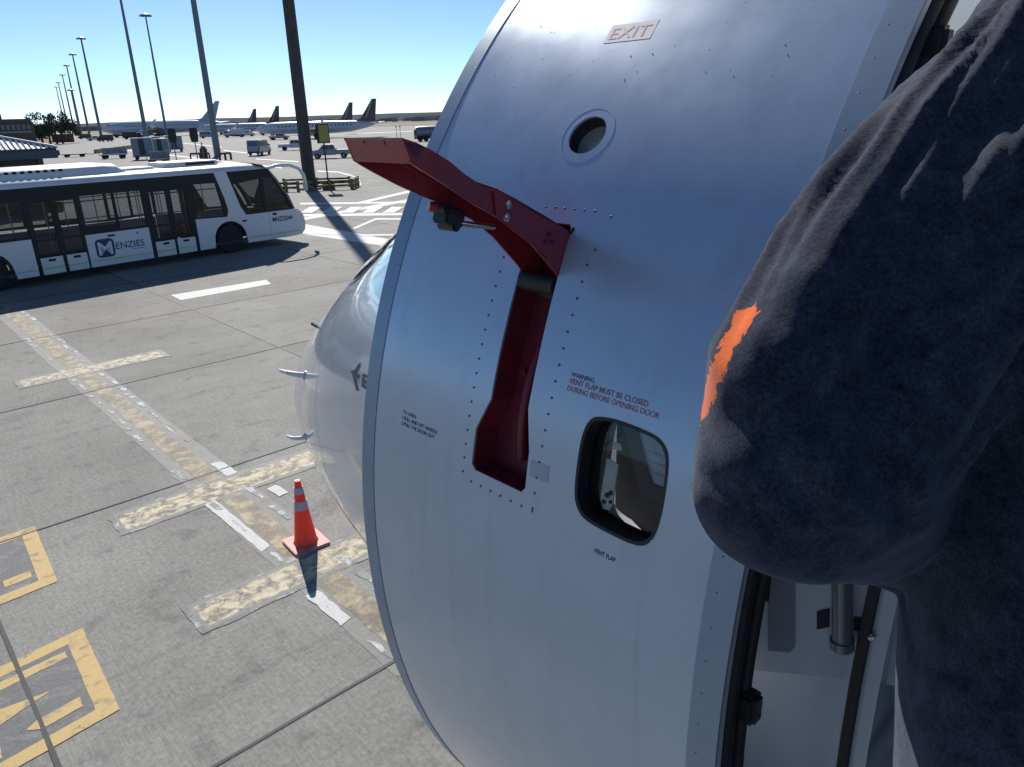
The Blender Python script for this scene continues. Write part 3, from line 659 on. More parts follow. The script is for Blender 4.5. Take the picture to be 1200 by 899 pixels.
# vent window
vw = MB(); P_ = densify(ventw, .015); k = len(P_)
Q_ = [(x+(x-.583)*-.06, y+(y-.35)*-.06) for x, y in P_]
vw.add([dr(x, y, -.0008) for x, y in P_]+[dr(x, y, .0) for x, y in Q_]+[dr(x, y, .045) for x, y in Q_], [(j*k+i, j*k+(i+1) % k, (j+1)*k+(i+1) % k, (j+1)*k+i) for j in (0, 1) for i in range(k)])
vwo = vw.build('vent_window_frame', M_rubber, door, smooth=40)
vs_, fs_ = cdt(Q_); MB().add([dr(x, y, .026) for x, y in vs_], fs_).build('vent_window_pane', glass_mat('vent_glass', (.80, .82, .84)), vwo)
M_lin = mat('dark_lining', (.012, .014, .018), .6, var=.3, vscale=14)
def vplate(name, pts, d, m_, th=.003):
    vs, fs = cdt(densify(pts, .02)); n = len(vs)
    return MB().add([dr(x, y, d) for x, y in vs]+[dr(x, y, d+th) for x, y in vs], fs+[tuple(n+i for i in f[::-1]) for f in fs]).build(name, m_, vwo)
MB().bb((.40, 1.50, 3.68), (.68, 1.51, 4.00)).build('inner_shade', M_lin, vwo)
fp_ = vplate('flap_pane', [(.598, .418), (.503, .420), (.500, .352), (.548, .352)], .036, mat('flap_pale_panel', (.58, .64, .68), .3, coat=.5))
for k in range(3):
    y_ = .366+.014*k; vplate('flap_rib', [(.560+.012*k, y_), (.506, y_+.002), (.506, y_+.004), (.560+.012*k, y_+.002)], .0345, M_greyp, .001)
vplate('flap_frame', [(.622, .434), (.598, .434), (.548, .352), (.500, .352), (.500, .334), (.560, .330)], .031, mat('flap_frame_grey', (.045, .048, .05), .5), .008)
vplate('flap_frame', [(.640, .434), (.500, .434), (.500, .424), (.632, .424)], .031, M_blackm, .008)
M_slot = mat('painted_sunlit_gap', (.85, .84, .74), .6)  # bright colour stands in for sunlit surfaces seen through the door gap
vplate('sunlit_gap_plate', [(.630, .366), (.608, .362), (.606, .300), (.611, .288), (.622, .286), (.630, .30)], .029, M_slot, .002)
vplate('sunlit_gap_plate', [(.624, .394), (.611, .393), (.607, .384), (.624, .382)], .029, M_slot, .002)
vplate('cavity_post', [(.656, .44), (.638, .44), (.636, .26), (.652, .26)], .031, M_lin)
lt = MB(); 
for sx, tt, r_ in ((.618, .310, .0045), (.612, .316, .004), (.622, .298, .004), (.610, .302, .003)): lt.sphere(dr(sx, tt, .029), (r_, .004, r_), 10, 6)
lt.build('flap_latch', M_rubber, vwo, smooth=60)
# printed text on the door
def door_text(name, s, sx, t0, h, width, m_, bold=0.0, parent=door, off=-.0004):
    vs, fs, w_ = text2d(s, 1.0, bold)
    kx = width/w_; ky = h/.70
    mb = MB(); mb.add([dr(sx-x*kx, t0+y*ky, off) for x, y in vs], fs); return mb.build(name, m_, parent)
door_text('warning_text', 'WARNING,', .704, .4745, .0068, .046, M_inkblk, .006)
door_text('warning_text', 'VENT FLAP MUST BE CLOSED', .705, .4635, .0082, .145, M_inkred, .012)
door_text('warning_text', 'DURING BEFORE OPENING DOOR', .706, .4520, .0082, .168, M_inkred, .006)
door_text('flap_text', 'VENT FLAP', .607, .2290, .0072, .040, M_inkblk, .012)
door_text('opening_text', 'TO OPEN', 1.095, .3130, .0068, .040, M_inkblk, .01)
door_text('opening_text', '1 PULL AND LIFT HANDLE', 1.096, .3015, .0072, .107, M_inkblk, .01)
door_text('opening_text', '2 PULL THE DOOR OUT', 1.096, .2905, .0072, .100, M_inkblk, .01)
skin('exit_placard', [(.782, 1.034), (.878, 1.034), (.878, 1.072), (.782, 1.072)], [], mat('placard_white', (.62, .56, .57), .6, var=.06, vscale=30), -.0003, .0001, door, None, 1.0)
exo = door_text('exit_text', 'EXIT', .871, 1.041, .024, .080, mat('faded_red_print', (.45, .24, .26), .6), .0, door, -.0005)
skin('worn_sticker', [(.712, .302), (.752, .300), (.753, .327), (.713, .328)], [], mat('worn_sticker_grey', (.42, .46, .50), .6, dirt=(.30, .36, .43), vscale=40), -.0006, .0002, door, (.02, .01), .02)
skin('paint_chip', [(.815, .236), (.826, .240), (.818, .245)], [], M_greyp, -.0004, .0002, door, (.02, .01), .02)
# faint scratch / reflected seam low on the door
# rivets, every one its own part
rv = MB().lathe([(.0021, 0), (.0021, .0006), (.0012, .0011)], (0, 0, 0), 'y', 8).build('rivet', M_rivet, door, smooth=40)
rvs = MB().lathe([(.0026, 0), (.0026, .0008), (.0015, .0013)], (0, 0, 0), 'y', 8).build('strip_rivet', M_rivet, door, smooth=40)
def rot_at(s, t):
    R = 1.45 if t > 0 else 1.62; a = t/R; return Matrix.Translation(dr(s, t, -.0002)) @ Matrix.Rotation(a, 4, 'X')
def put(base, name, spots, used=[0]):
    for s, t in spots:
        k = (base.name, ); 
        if not base.get('_u'): base['_u'] = 1; o = base
        else: o = link_mesh(name, base.data, door)
        o.matrix_local = rot_at(s, t)
spots = [(.850-.0208*k, .7275) for k in range(6)]+[(.712, .721)]+[(.722, .668)]
spots += [(lerp(.728, .738, k/16), .643-.0262*k) for k in range(16)]
spots += [(.9095, .660-.0252*k) for k in range(17)]
spots += [(.886-.0248*k, .2455) for k in range(7)]
spots += [(.913, .61-.0)] if False else []
put(rv, 'rivet', spots)
put(rvs, 'strip_rivet', [(DS0+.0300+.002*(t_ > .4), t_) for t_ in [-.9+.0503*k for k in range(43)]]+[(DS1-.0345, t_) for t_ in [-.9+.0465*k for k in range(46)]])
del rv['_u']; del rvs['_u']
put2 = [(.765, .13), (.792, .13)]
# small paint blisters near the top
bl = MB(); rb = random.Random(4)
for k in range(46):
    s_, t_ = rb.uniform(.50, 1.12), rb.uniform(.93, 1.22)
    c = dr(s_, t_, 0); bl.sphere(c, (rb.uniform(.0005, .0011),)*3, 6, 4)
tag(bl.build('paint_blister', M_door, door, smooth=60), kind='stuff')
# ================================================================== TRAFFIC CONE
cp_ = at(359, 637); cone = thing('traffic_cone', 'orange traffic cone with two pale bands standing on the yellow line beside the aircraft nose', 'traffic cone', cp_, radians(38))
M_or = mat('cone_orange', (1.0, .05, .02), .45); M_or.node_tree.nodes['Principled BSDF'].inputs['Subsurface Weight'].default_value = .75; M_or.node_tree.nodes['Principled BSDF'].inputs['Subsurface Radius'].default_value = (.25, .03, .02); M_or.node_tree.nodes['Principled BSDF'].inputs['Subsurface Scale'].default_value = .6; M_band = mat('cone_reflective_band', (.42, .34, .42), .35, var=.1, vscale=30); M_cbase = mat('cone_base_dirty_pink', (.62, .22, .18), .6, var=.35, vscale=12)
MB().prism(rrect(-.20, -.20, .20, .20, .03), 'z', .0, .035).build('cone_base', M_cbase, cone, bevel=.006)
def cr_(z): return .125-(z-.03)*(.125-.032)/.74
def frust(z0, z1, dr_=0): return MB().lathe([(cr_(z0)+dr_, z0), (cr_(z1)+dr_, z1)], seg=28)
MB().lathe([(cr_(.03)+.012, .03), (cr_(.06), .06), (cr_(.3), .3), (cr_(.74), .74), (cr_(.765)*.8, .775), (.012, .775), (.010, .70)], seg=28).build('cone_body', M_or, cone, smooth=35)
for z0, z1 in ((.44, .54), (.625, .70)): frust(z0, z1, .0022).build('reflective_band', M_band, cone, smooth=35)

# ================================================================== APRON BUS
bus = thing('apron_bus', 'long white apron bus with dark windows, parked across the left side', 'bus', (-12.29, 25.87, 0), atan2(.755, .656))
def bp(x, y, z): return V3((x, y, z))
XF, XR = 5.2, -8.6
# body shell pieces. near side y=-1.5, far side y=+1.5
FR = [(4.62, .27), (5.02, .30), (5.17, .45), (5.22, .70), (5.16, 1.0), (5.0, 1.2), (4.86, 1.27)]
def arch(cx, r=.62, z0=.27, n=12): return [(cx-r*cos(pi*k/n), max(z0, .50+r*sin(pi*k/n))) for k in range(n+1)]
def side_panel(name, outline, y, m_, th=.05, holes=(), label=None, parent=bus, bev=0):
    mb = MB(); s = -1 if y < 0 else 1
    plate(mb, outline, holes, lambda x, z, d: (x, y-s*d, z), th); return mb.build(name, m_, parent, bevel=bev, label=label)
for y in (-1.5, 1.5):
    fa = [p for p in arch(2.10)]
    side_panel('lower_panel', [(.90, .27)]+[(1.46, .27)]+fa[1:-1]+[(2.74, .27), (3.70, .27), (3.70, 1.255), (2.79, 1.255), (2.0, 1.27), (.90, 1.32)], y, M_buswhite)
    side_panel('lower_panel', [(3.715, .27)]+FR[:-1]+[(4.86, 1.255), (3.715, 1.255)] if y < 0 else [(3.71, .27)]+FR[:-1]+[(4.86, 1.255), (3.71, 1.255)], y, M_buswhite)
    ra = arch(-5.35)
    side_panel('lower_panel', [(-8.55, .30), (-6.0, .27)]+ra[1:-1]+[(-4.70, .27), (-4.13, .27), (-4.13, 1.34), (-8.55, 1.34)], y, M_buswhite)
    # window band: black frame with panes
    hol = [[(.98, 1.36), (1.98, 1.33), (1.80, 2.44), (.98, 2.46)],                       # behind the front wheel door
           [(-2.60, 1.50), (-1.66, 1.49), (-1.66, 2.42), (-2.60, 2.42)], [(-1.58, 1.34), (-.76, 1.34), (-.76, 2.42), (-1.58, 2.42)],
           [(-4.95, 1.42), (-4.16, 1.42), (-4.16, 2.42), (-4.95, 2.42)], [(-6.4, 1.42), (-5.03, 1.42), (-5.03, 2.42), (-6.4, 2.42)], [(-8.3, 1.42), (-6.5, 1.42), (-6.5, 2.42), (-8.3, 2.42)],
           [(2.93, 1.36), (3.54, 1.34), (3.50, 2.46), (2.47, 2.34)], [(3.66, 1.33), (4.62, 1.30), (4.44, 1.75), (4.02, 2.45), (3.63, 2.50)]]
    dh = [[(-3.98, 1.30), (-3.44, 1.30), (-3.44, 2.34), (-3.98, 2.34)], [(-3.26, 1.30), (-2.76, 1.30), (-2.76, 2.34), (-3.26, 2.34)],
          [(-.50, 1.30), (.02, 1.30), (.02, 2.34), (-.50, 2.34)], [(.20, 1.30), (.70, 1.30), (.70, 2.34), (.20, 2.34)]]
    outer = [(-8.58, 1.345), (-4.10, 1.345), (-4.10, .80), (-2.68, .80), (-2.68, 1.262), (-.70, 1.262), (-.70, .80), (.885, .80), (.885, 1.325), (2.0, 1.275), (2.79, 1.262), (4.83, 1.262), (4.64, 1.75), (4.22, 2.40), (3.92, 2.78), (-8.58, 2.80)]
    lowh = [[(-3.98, .88), (-3.44, .88), (-3.44, 1.24), (-3.98, 1.24)], [(-3.26, .88), (-2.76, .88), (-2.76, 1.24), (-3.26, 1.24)], [(-.50, .88), (.02, .88), (.02, 1.24), (-.50, 1.24)], [(.20, .88), (.70, .88), (.70, 1.24), (.20, 1.24)]]
    if y > 0: lowh = []; outer = [(-8.58, 1.345), (-4.10, 1.345), (-.70, 1.262), (.885, 1.325), (2.79, 1.262), (4.83, 1.262), (4.64, 1.75), (4.22, 2.40), (3.92, 2.78), (-8.58, 2.80)]; dh = [[(-4.05, 1.42), (-3.35, 1.42), (-3.35, 2.6), (-4.05, 2.6)], [(-3.25, 1.42), (-2.70, 1.42), (-2.70, 2.6), (-3.25, 2.6)], [(-.66, 1.38), (.05, 1.38), (.05, 2.6), (-.66, 2.6)], [(.13, 1.38), (.88, 1.38), (.88, 2.6), (.13, 2.6)]]
    side_panel('window_frame', outer, y*1.0015, M_busblack, .05, hol+dh+lowh)
    s = -1 if y < 0 else 1
    for h in hol+dh+lowh:
        mb = MB(); mb.add([(x, y-s*.02, z) for x, z in h], [(0, 1, 2, 3, 4)[:len(h)]]); mb.build('window_pane' if h in hol else 'door_pane', M_busglass, bus)
    # slanted white pillar behind the cab
    side_panel('slanted_pillar', [(2.06, 1.262), (2.80, 1.250), (2.62, 1.55), (2.26, 2.78), (1.80, 2.79), (2.06, 1.9), (2.13, 1.5)], y*1.006, M_buswhite, .02)
    # centre advertising panel
    if y < 0:
        side_panel('logo_panel', [(-2.66, .27), (-.715, .27), (-.715, 1.26), (-2.66, 1.26)], y*1.003, M_buswhite, .045)
        for x0, x1 in ((-3.98, -3.44), (-3.26, -2.76), (-.50, .02), (.20, .70)):
            side_panel('door_kick_panel', [(x0-.08, .27), (x1+.08, .27), (x1+.08, .76), (x0-.08, .76)], y*1.002, M_buswhite, .04)
            MB().prism(rrect((x0+x1)/2-.10, .64, (x0+x1)/2+.10, .71, .02), 'y', y*1.004-.008, y*1.004).build('door_badge', M_busblack, bus)
        for x0, x1 in ((-4.10, -4.02), (-3.40, -3.30), (-2.72, -2.68), (-.70, -.60), (.06, .14), (.80, .885)):
            MB().bb((x0, y*1.003-.01, .27), (x1, y*1.003+.04, .80)).build('door_edge', M_busblack, bus)
        for x0, x1 in ((-8.5, -6.05), (-4.68, -4.15), (-4.04, -3.42), (-3.30, -2.72), (-2.6, -.76), (-.56, .06), (.16, .76), (2.80, 3.66), (3.76, 5.0)):
            MB().bb((x0, y*1.004-.004, .43), (x1, y*1.004, .465)).build('stripe', M_yline, bus)
    else:
        side_panel('lower_panel', [(-4.11, .27), (.88, .27), (.88, 1.255), (-4.11, 1.255)], y, M_buswhite)
# front: white nose, windscreen, bumper; rear wall
nose = MB(); yy = [-1.5, -1.42, -1.1, 0, 1.1, 1.42, 1.5]; inset = [.28, .10, .02, 0, .02, .10, .28]
for prof, nm, mm in ((FR, 'front_panel', M_buswhite), ([(4.86, 1.27), (4.66, 1.75), (4.24, 2.40), (3.95, 2.80)], 'windscreen', M_busglass), ([(3.95, 2.80), (3.80, 2.92), (3.50, 2.99)], 'roof_front', M_busblack)):
    mb = MB(); n = len(prof)
    mb.add([(x-i_*(.6 if nm != 'front_panel' else .9), y, z) for y, i_ in zip(yy, inset) for x, z in prof], [(a*n+b, a*n+b+1, (a+1)*n+b+1, (a+1)*n+b) for a in range(len(yy)-1) for b in range(n-1)])
    mb.build(nm, mm, bus, smooth=50)
for s in (-1, 1):
    MB().tube([(4.80, s*1.47, 1.27), (4.58, s*1.47, 1.75), (4.16, s*1.47, 2.40), (3.86, s*1.47, 2.82)], .035, 8).build('windscreen_pillar', M_buswhite, bus, smooth=50)
MB().prism([(-1.5, .30), (1.5, .30), (1.5, 2.8), (1.2, 2.98), (-1.2, 2.98), (-1.5, 2.8)], 'x', -8.62, -8.56).build('rear_panel', M_buswhite, bus)
# roof with rounded edges
rp = [(-1.505, 2.78), (-1.49, 2.86), (-1.42, 2.93), (-1.25, 2.985), (-.6, 3.01), (0, 3.02), (.6, 3.01), (1.25, 2.985), (1.42, 2.93), (1.49, 2.86), (1.505, 2.78)]
rx = [-8.6, -8.4, 2.6, 3.4, 3.72]; rd = [.06, 0, 0, .02, .07]
mb = MB(); n = len(rp); mb.add([(x, y*(1-d_*.3), z-d_*(1 if z > 2.85 else .2)) for x, d_ in zip(rx, rd) for y, z in rp], [(a*n+b, a*n+b+1, (a+1)*n+b+1, (a+1)*n+b) for a in range(len(rx)-1) for b in range(n-1)]); mb.build('roof', M_buswhite, bus, smooth=60)
MB().bb((-8.5, -1.45, 2.66), (3.7, 1.45, 2.70)).build('ceiling', M_busblack, bus)
M_roofw = mat('roof_unit_white', (.72, .72, .70), .4, var=.04, vscale=3)
ac = MB(); pf = [(-1.12, 2.98), (-1.08, 3.14), (-.98, 3.24), (-.7, 3.29), (.7, 3.29), (.98, 3.24), (1.08, 3.14), (1.12, 2.98)]; n = len(pf)
rx = [-8.3, -8.1, -1.5, -1.15, -.9]; rs_ = [.6, 1, 1, .9, .3]
ac.add([(x, y*(1 if q > .5 else .93), 2.98+(z-2.98)*q) for x, q in zip(rx, rs_) for y, z in pf], [(a*n+b, a*n+b+1, (a+1)*n+b+1, (a+1)*n+b) for a in range(4) for b in range(n-1)]+[tuple(range(n)), tuple(4*n+k for k in range(n))])
aco = ac.build('roof_air_conditioner', M_roofw, bus, smooth=50)
sm0 = MB().box((0, 0, 0), (.10, .05, .075)).build('vent_slot', M_busblack, aco); 
for k in range(26):
    o = sm0 if k == 0 else link_mesh('vent_slot', sm0.data, aco)
    o.location = (-7.9+k*.205, -1.045, 3.175); o.rotation_euler = (radians(-35), 0, 0)
u2 = MB().prism(rrect(.55, -.75, 2.55, .75, .25), 'z', 3.0, 3.16).build('roof_unit', M_roofw, bus, bevel=.03); MB().bb((1.25, -.78, 3.05), (2.3, -.745, 3.13)).build('vent_slot', M_busblack, u2)
MB().prism(rrect(-.75, -.6, .30, .6, .2), 'z', 3.0, 3.07).build('roof_hatch', M_roofw, bus, bevel=.02)
# wheels
for x in (2.10, -5.35):
    for y in (-1.30, 1.30):
        wh = MB().lathe([(.30, -.14), (.46, -.14), (.50, -.10), (.505, 0), (.50, .10), (.46, .14), (.30, .14)], (x, y, .503), 'y', 28).build('wheel', M_tyre, bus, smooth=35)
        sg = -1 if y < 0 else 1
        MB().lathe([(.30, .06), (.27, .02), (.12, .03), (.11, .10), (.0, .11)], (0, 0, 0), 'y', 20).build('rim', M_rim, wh, smooth=35).matrix_local = Matrix.Translation((x, y+sg*.03, .503)) @ (Matrix.Rotation(pi, 4, 'Z') if sg < 0 else Matrix.Identity(4))
        MB().bb((x-.66, y-.16+sg*.0, .42), (x+.66, y+.13, 1.22)).build('wheel_well', M_busblack, bus) if False else None
    for y0, y1 in ((-1.46, -1.0), (1.0, 1.46)):
        mb = MB(); a_ = [(x-.63*cos(pi*k/12), .5+.66*sin(pi*k/12)) for k in range(13)]
        mb.add([(p, y0, q) for p, q in a_]+[(p, y1, q) for p, q in a_], [(k, k+1, 14+k, 13+k) for k in range(12)]); mb.build('wheel_arch', M_busblack, bus)
MB().bb((-8.5, -1.44, .34), (4.9, 1.44, .42)).build('bus_floor', mat('bus_floor_grey', (.05, .05, .055), .7), bus)
MB().bb((-8.5, -.95, .42), (-5.8, 1.4, .75)).build('rear_platform', M_busblack, bus)
# interior poles, rails and seats
ip = 0
for x in (-7.2, -6.2, -4.3, -3.35, -2.3, -1.35, -.6, .1, .85, 1.7):
    for y in (-.7, .75): MB().tube([(x, y, .42), (x, y, 2.66)], .018, 8).build('grab_pole', M_steel, bus)
for y in (-.7, .75): MB().tube([(-8.2, y, 2.2), (2.2, y, 2.2)], .016, 8).build('grab_rail', M_steel, bus)
for x, z in ((-2.2, 1.5), (-1.2, 1.5), (-4.6, 1.6), (-5.4, 1.6)): MB().tube([(x-.6, .9, z), (x+.6, .9, z)], .015, 6).tube([(x-.6, .9, z-.3), (x+.6, .9, z-.3)], .015, 6).build('lean_rail', M_rubber, bus)
M_seat = mat('bus_seat_cloth', (.03, .035, .06), .9)
for x, y in ((-7.8, .8), (-6.9, .8), (-7.8, -.8), (2.0, .9), (3.4, .0)):
    st_ = MB().box((x, y, .95), (.45, .46, .12)).box((x-.22, y, 1.3), (.09, .44, .65)).build('seat', M_seat, bus, bevel=.03)
MB().box((4.35, 0, 1.05), (.5, 2.5, .4)).build('dashboard', M_busblack, bus, bevel=.05)
mb = MB(); mb.tube([(4.0+.0, .22*cos(2*pi*k/20), 1.35+.22*sin(2*pi*k/20)) for k in range(21)], .015, 6); mb.build('steering_wheel', M_rubber, bus)
MB().box((-2.75, -.2, 2.05), (.22, .12, .34)).build('hanging_hi_vis_cloth', M_hiviz, bus, bevel=.04)
# mirror arm
ma = MB(); ma.tube([(3.9, -1.5, 2.78), (4.2, -1.56, 2.86), (4.75, -1.62, 2.84), (5.10, -1.66, 2.70), (5.26, -1.68, 2.45), (5.30, -1.69, 2.10)], [.05, .06, .06, .06, .065, .06], 10); mao = ma.build('mirror_arm', M_buswhite, bus, smooth=60)
MB().box((5.28, -1.67, 2.05), (.10, .20, .34)).build('mirror', M_buswhite, mao, bevel=.03)
# lettering
def bus_text(name, s, x0, z0, h, width, m_, bold=0):
    vs, fs, w_ = text2d(s, 1.0, bold); mb = MB(); mb.add([(x0+x*width/w_, -1.5*1.003-.006, z0+y*h/.70) for x, y in vs], fs); return mb.build(name, m_, bus)
MB().prism(rrect(-2.44, .52, -1.88, 1.09, .13), 'y', -1.512, -1.5).build('logo_square', M_navy, bus)
vs, fs, w_ = text2d('M', 1, .010); MB().add([(-2.37+x*.42/w_, -1.5135, .60+y*.40/.7) for x, y in vs], fs).build('logo_letter', M_buswhite, bus)
bus_text('logo_word', 'ENZIES', -1.84, .72, .20, .90, M_navy, .008)
bus_text('logo_word', 'aviation', -1.38, .64, .045, .42, M_bluep, .01) if False else MB().bb((-1.38, -1.5115, .645), (-.95, -1.5065, .675)).build('logo_underline', M_bluep, bus)
MB().lathe([(.045, 0), (.045, .01)], (-1.10, -1.515, 1.14), 'y', 14).build('round_badge', M_bluep, bus)
MB().prism(rrect(-2.02, 1.13, -1.80, 1.19, .02), 'y', -1.515, -1.505).build('small_placard', M_rubber, bus)
bus_text('fleet_number', 'MNZS2044', 3.82, .88, .17, .86, M_navy, .01)
MB().prism(rrect(3.86, 1.12, 4.02, 1.20, .02), 'y', -1.515, -1.5).build('door_badge', M_busblack, bus)
MB().prism(rrect(2.60, 1.03, 2.78, 1.09, .02), 'y', -1.515, -1.5).build('side_marker', M_rubber, bus)
MB().prism(rrect(3.30, .90, 3.42, .94, .01), 'y', -1.515, -1.5).build('door_handle', M_steel, bus)

# ================================================================== MASTS
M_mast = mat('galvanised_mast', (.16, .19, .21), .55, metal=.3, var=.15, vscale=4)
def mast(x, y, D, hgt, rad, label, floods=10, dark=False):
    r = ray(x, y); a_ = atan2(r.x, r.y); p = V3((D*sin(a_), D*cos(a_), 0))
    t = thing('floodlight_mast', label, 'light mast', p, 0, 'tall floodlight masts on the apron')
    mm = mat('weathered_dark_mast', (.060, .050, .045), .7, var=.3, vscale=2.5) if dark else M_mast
    MB().tube([(0, 0, 0), (0, 0, hgt*.5), (0, 0, hgt)], [rad, rad*.8, rad*.5], 14).build('mast_pole', mm, t, smooth=60)
    h = MB().lathe([(.1, -.5), (1.25, -.35), (1.3, .1), (.5, .35), (.1, .6)], (0, 0, hgt), seg=14).build('lamp_carriage', M_mast, t, smooth=40)
    l0 = None
    for k in range(floods):
        q = 2*pi*k/floods; l = MB().box((1.45*cos(q), 1.45*sin(q), hgt-.25), (.5, .5, .3), Matrix.Rotation(q, 3, 'Z')).build('floodlight', M_mast, h)
    return t, p
nms = ['floodlight mast rising behind the front half of the apron bus', 'floodlight mast left of the two black sign boards, its top out of frame', 'floodlight mast with its whole lamp head visible, next left of the front mast',
       'rightmost mast of the receding left row, nearest and tallest of it', 'second mast from the right in the receding left row', 'third mast from the right in the receding left row', 'fourth mast from the right in the receding left row', 'fifth mast from the right in the receding left row', 'farthest left mast at the end of the receding row', 'short thin lamp mast between the poles of the receding row']
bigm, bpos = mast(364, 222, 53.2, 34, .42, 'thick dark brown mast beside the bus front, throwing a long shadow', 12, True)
mast(255, 181, 118, 34, .48, nms[0]); mast(171.5, 160, 235, 38, .55, nms[1], 8); mast(195.8, 160, 262, 34.8, .4, nms[2])
for (x, D, h, lb) in ((118.7, 334, 35, nms[3]), (105.3, 405, 35, nms[4]), (95.9, 475, 35, nms[5]), (88.7, 556, 35, nms[6]), (82.2, 648, 35, nms[7]), (78.6, 713, 35, nms[8])): mast(x, 160, D, h, .55, lb, 6)
mast(94.5, 160, 420, 21, .3, nms[9], 4)
# big mast: fairing, door box and yellow-black guard rails
MB().box((.0, -.30, 1.5), (.35, .35, 3.0), Matrix.Rotation(.4, 3, 'Z')).build('mast_service_box', mat('mast_box_brown', (.05, .04, .035), .7, var=.3), bigm, bevel=.03)
MB().lathe([(.75, 0), (.75, .12), (.5, .2)], (0, 0, 0), seg=20).build('mast_footing', mat('footing_grey', (.2, .2, .19), .8, var=.2), bigm)
M_by = mat('barrier_yellow', (.20, .155, .03), .6, dirt=(.08, .065, .03), vscale=7); M_bk = mat('barrier_black', (.02, .02, .02), .6)
def barrier(p, rz, L_, label, grp='yellow guard rails round the dark mast'):
    t = thing('guard_rail', label, 'guard rail', p, rz, grp)
    for z in (.28, .55):
        n = int(L_/.4)
        for k in range(n): MB().box((-L_/2+L_*(k+.5)/n, 0, z), (L_/n-.002, .08, .13)).build('rail', M_by if k % 2 == 0 else M_bk, t)
    for x in (-L_/2+.05, L_/2-.05, 0): MB().box((x, 0, .34), (.16, .16, .68)).build('rail_post', M_by, t, bevel=.01)
    return t
b0 = bpos; 
barrier(b0+V3((1.55, -1.0, 0)), radians(8), 2.9, 'yellow and black guard rail right of the dark mast, below the yellow sign board')
barrier(b0+V3((-1.25, -1.3, 0)), radians(-6), 1.7, 'yellow and black guard rail left of the dark mast, half behind the bus mirror')
barrier(b0+V3((.1, 1.5, 0)), radians(2), 4.6, 'yellow and black guard rail behind the dark mast')
barrier(b0+V3((3.0, .3, 0)), radians(92), 2.4, 'yellow and black guard rail at the right end, side on to the view')
# yellow stand sign on post
sp_ = at(385.5, 222); sgn = thing('stand_sign', 'square black and yellow stand sign on a post beside the thick dark mast', 'sign', sp_, radians(6))
MB().tube([(0, 0, .2), (0, 0, 3.0)], .05, 10).build('sign_post', M_rubber, sgn)
MB().box((0, 0, 3.55), (.82, .22, 1.20)).build('sign_box', M_rubber, sgn, bevel=.02)
MB().box((.07, -.115, 3.55), (.62, .01, 1.05)).build('sign_face', mat('sign_olive_yellow', (.30, .27, .05), .5, dirt=(.10, .10, .04), vscale=5), sgn)
MB().prism(rrect(-.4, -.3, .4, .3, .08), 'z', 0, .5).build('sign_base', mat('sign_base_olive', (.10, .10, .06), .7, var=.3), sgn, bevel=.04)
# pair of black sign boards seen over the bus roof
for x, y, lb in ((209, 192, 'black sign board on a pole above the bus roof, left one of the pair'), (234, 190, 'black sign board above the bus roof, right one of the pair')):
    p = at(x-1, 194); t = thing('apron_sign', lb, 'sign', p, 0, 'black sign boards behind the bus')
    MB().tube([(0, 0, 0), (0, 0, 2.6)], .06, 8).build('sign_post', M_mast, t)
    MB().prism([(-.34, 2.5), (.34, 2.5), (.45, 3.1), (.40, 4.0), (-.40, 4.0), (-.45, 3.1)], 'y', -.12, .12).build('sign_board', M_bk, t, bevel=.03)
pz = at(240, 192); t = thing('marker_post', 'slim pale post beside the right black sign board', 'post', pz, 0); MB().tube([(0, 0, 0), (0, 0, 2.4)], .07, 8).build('post_shaft', M_mast, t); MB().lathe([(.12, 0), (.12, .1)], seg=10).build('post_foot', M_rubber, t)
# low red-brown rails round the grey mast behind the bus
M_rb = mat('red_brown_rail', (.12, .05, .04), .7, var=.3)
for x0, x1, lb in ((224, 246, 'dark red rail left of the grey mast foot'), (258, 271, 'dark red rail right of the grey mast foot')):
    A, B = at(x0, 188), at(x1, 187); t = thing('guard_rail', lb, 'guard rail', (A+B)/2, atan2(B.y-A.y, B.x-A.x), 'dark red rails behind the bus'); L_ = (B-A).length
    MB().box((0, 0, .8), (L_, .15, .25)).build('rail', M_rb, t)
    for k in range(3): MB().box((-L_/2+L_*k/2, 0, .4), (.2, .2, .8)).build('rail_post', M_rb, t)
p = at(240, 187); t = thing('fire_point', 'small dark red cabinet standing by the grey mast behind the bus', 'cabinet', p, 0); MB().box((0, 0, .7), (.8, .6, 1.4)).build('cabinet_body', M_rb, t, bevel=.05); MB().box((0, 0, 1.5), (.5, .5, .3)).build('cabinet_top', M_rb, t, bevel=.05)
# ================================================================== BOARDING STAIRS (platform the passengers stand on)
PZ = 2.90
stairs = thing('boarding_stairs', 'grey boarding stairs platform under the passenger at the open aircraft door', 'stairs', -AN*0.2, atan2(AX.y, AX.x))
Mst = Matrix.Translation(-AN*0.2) @ Matrix.Rotation(atan2(AX.y, AX.x), 4, 'Z')
M_tread = mat('chequer_tread', (.20, .21, .22), .5, metal=.3, var=.2, vscale=20)
MB().bb((-1.1, -.68, PZ-.12), (.20, 1.3, PZ)).build('platform', M_tread, stairs, bevel=.01)
for k in range(13): 
    z = PZ-.2*(k+1); MB().bb((-1.0, 1.3+.26*k, z-.05), (.12, 1.58+.26*k, z)).build('tread', M_tread, stairs)
for x in (-1.06, .17):
    mb = MB(); mb.prism([(1.25, PZ-.12), (1.25, PZ-.35), (4.75, .15), (4.95, .15), (4.95, .35)], 'x', x-.03, x+.03); mb.build('stringer', M_greyp, stairs)
for x in (-1.0, .1):
    for y in (-.3, 1.15): MB().tube([(x, y, .1), (x, y, PZ-.12)], .05, 8).build('support_leg', M_greyp, stairs)
MB().tube([(-1.06, -.5, PZ), (-1.06, -.5, PZ+1.05), (-1.06, 1.3, PZ+1.05), (-1.06, 4.8, 1.3), (-1.06, 4.8, .3)], .022, 8).build('handrail', M_steel, stairs, smooth=50)

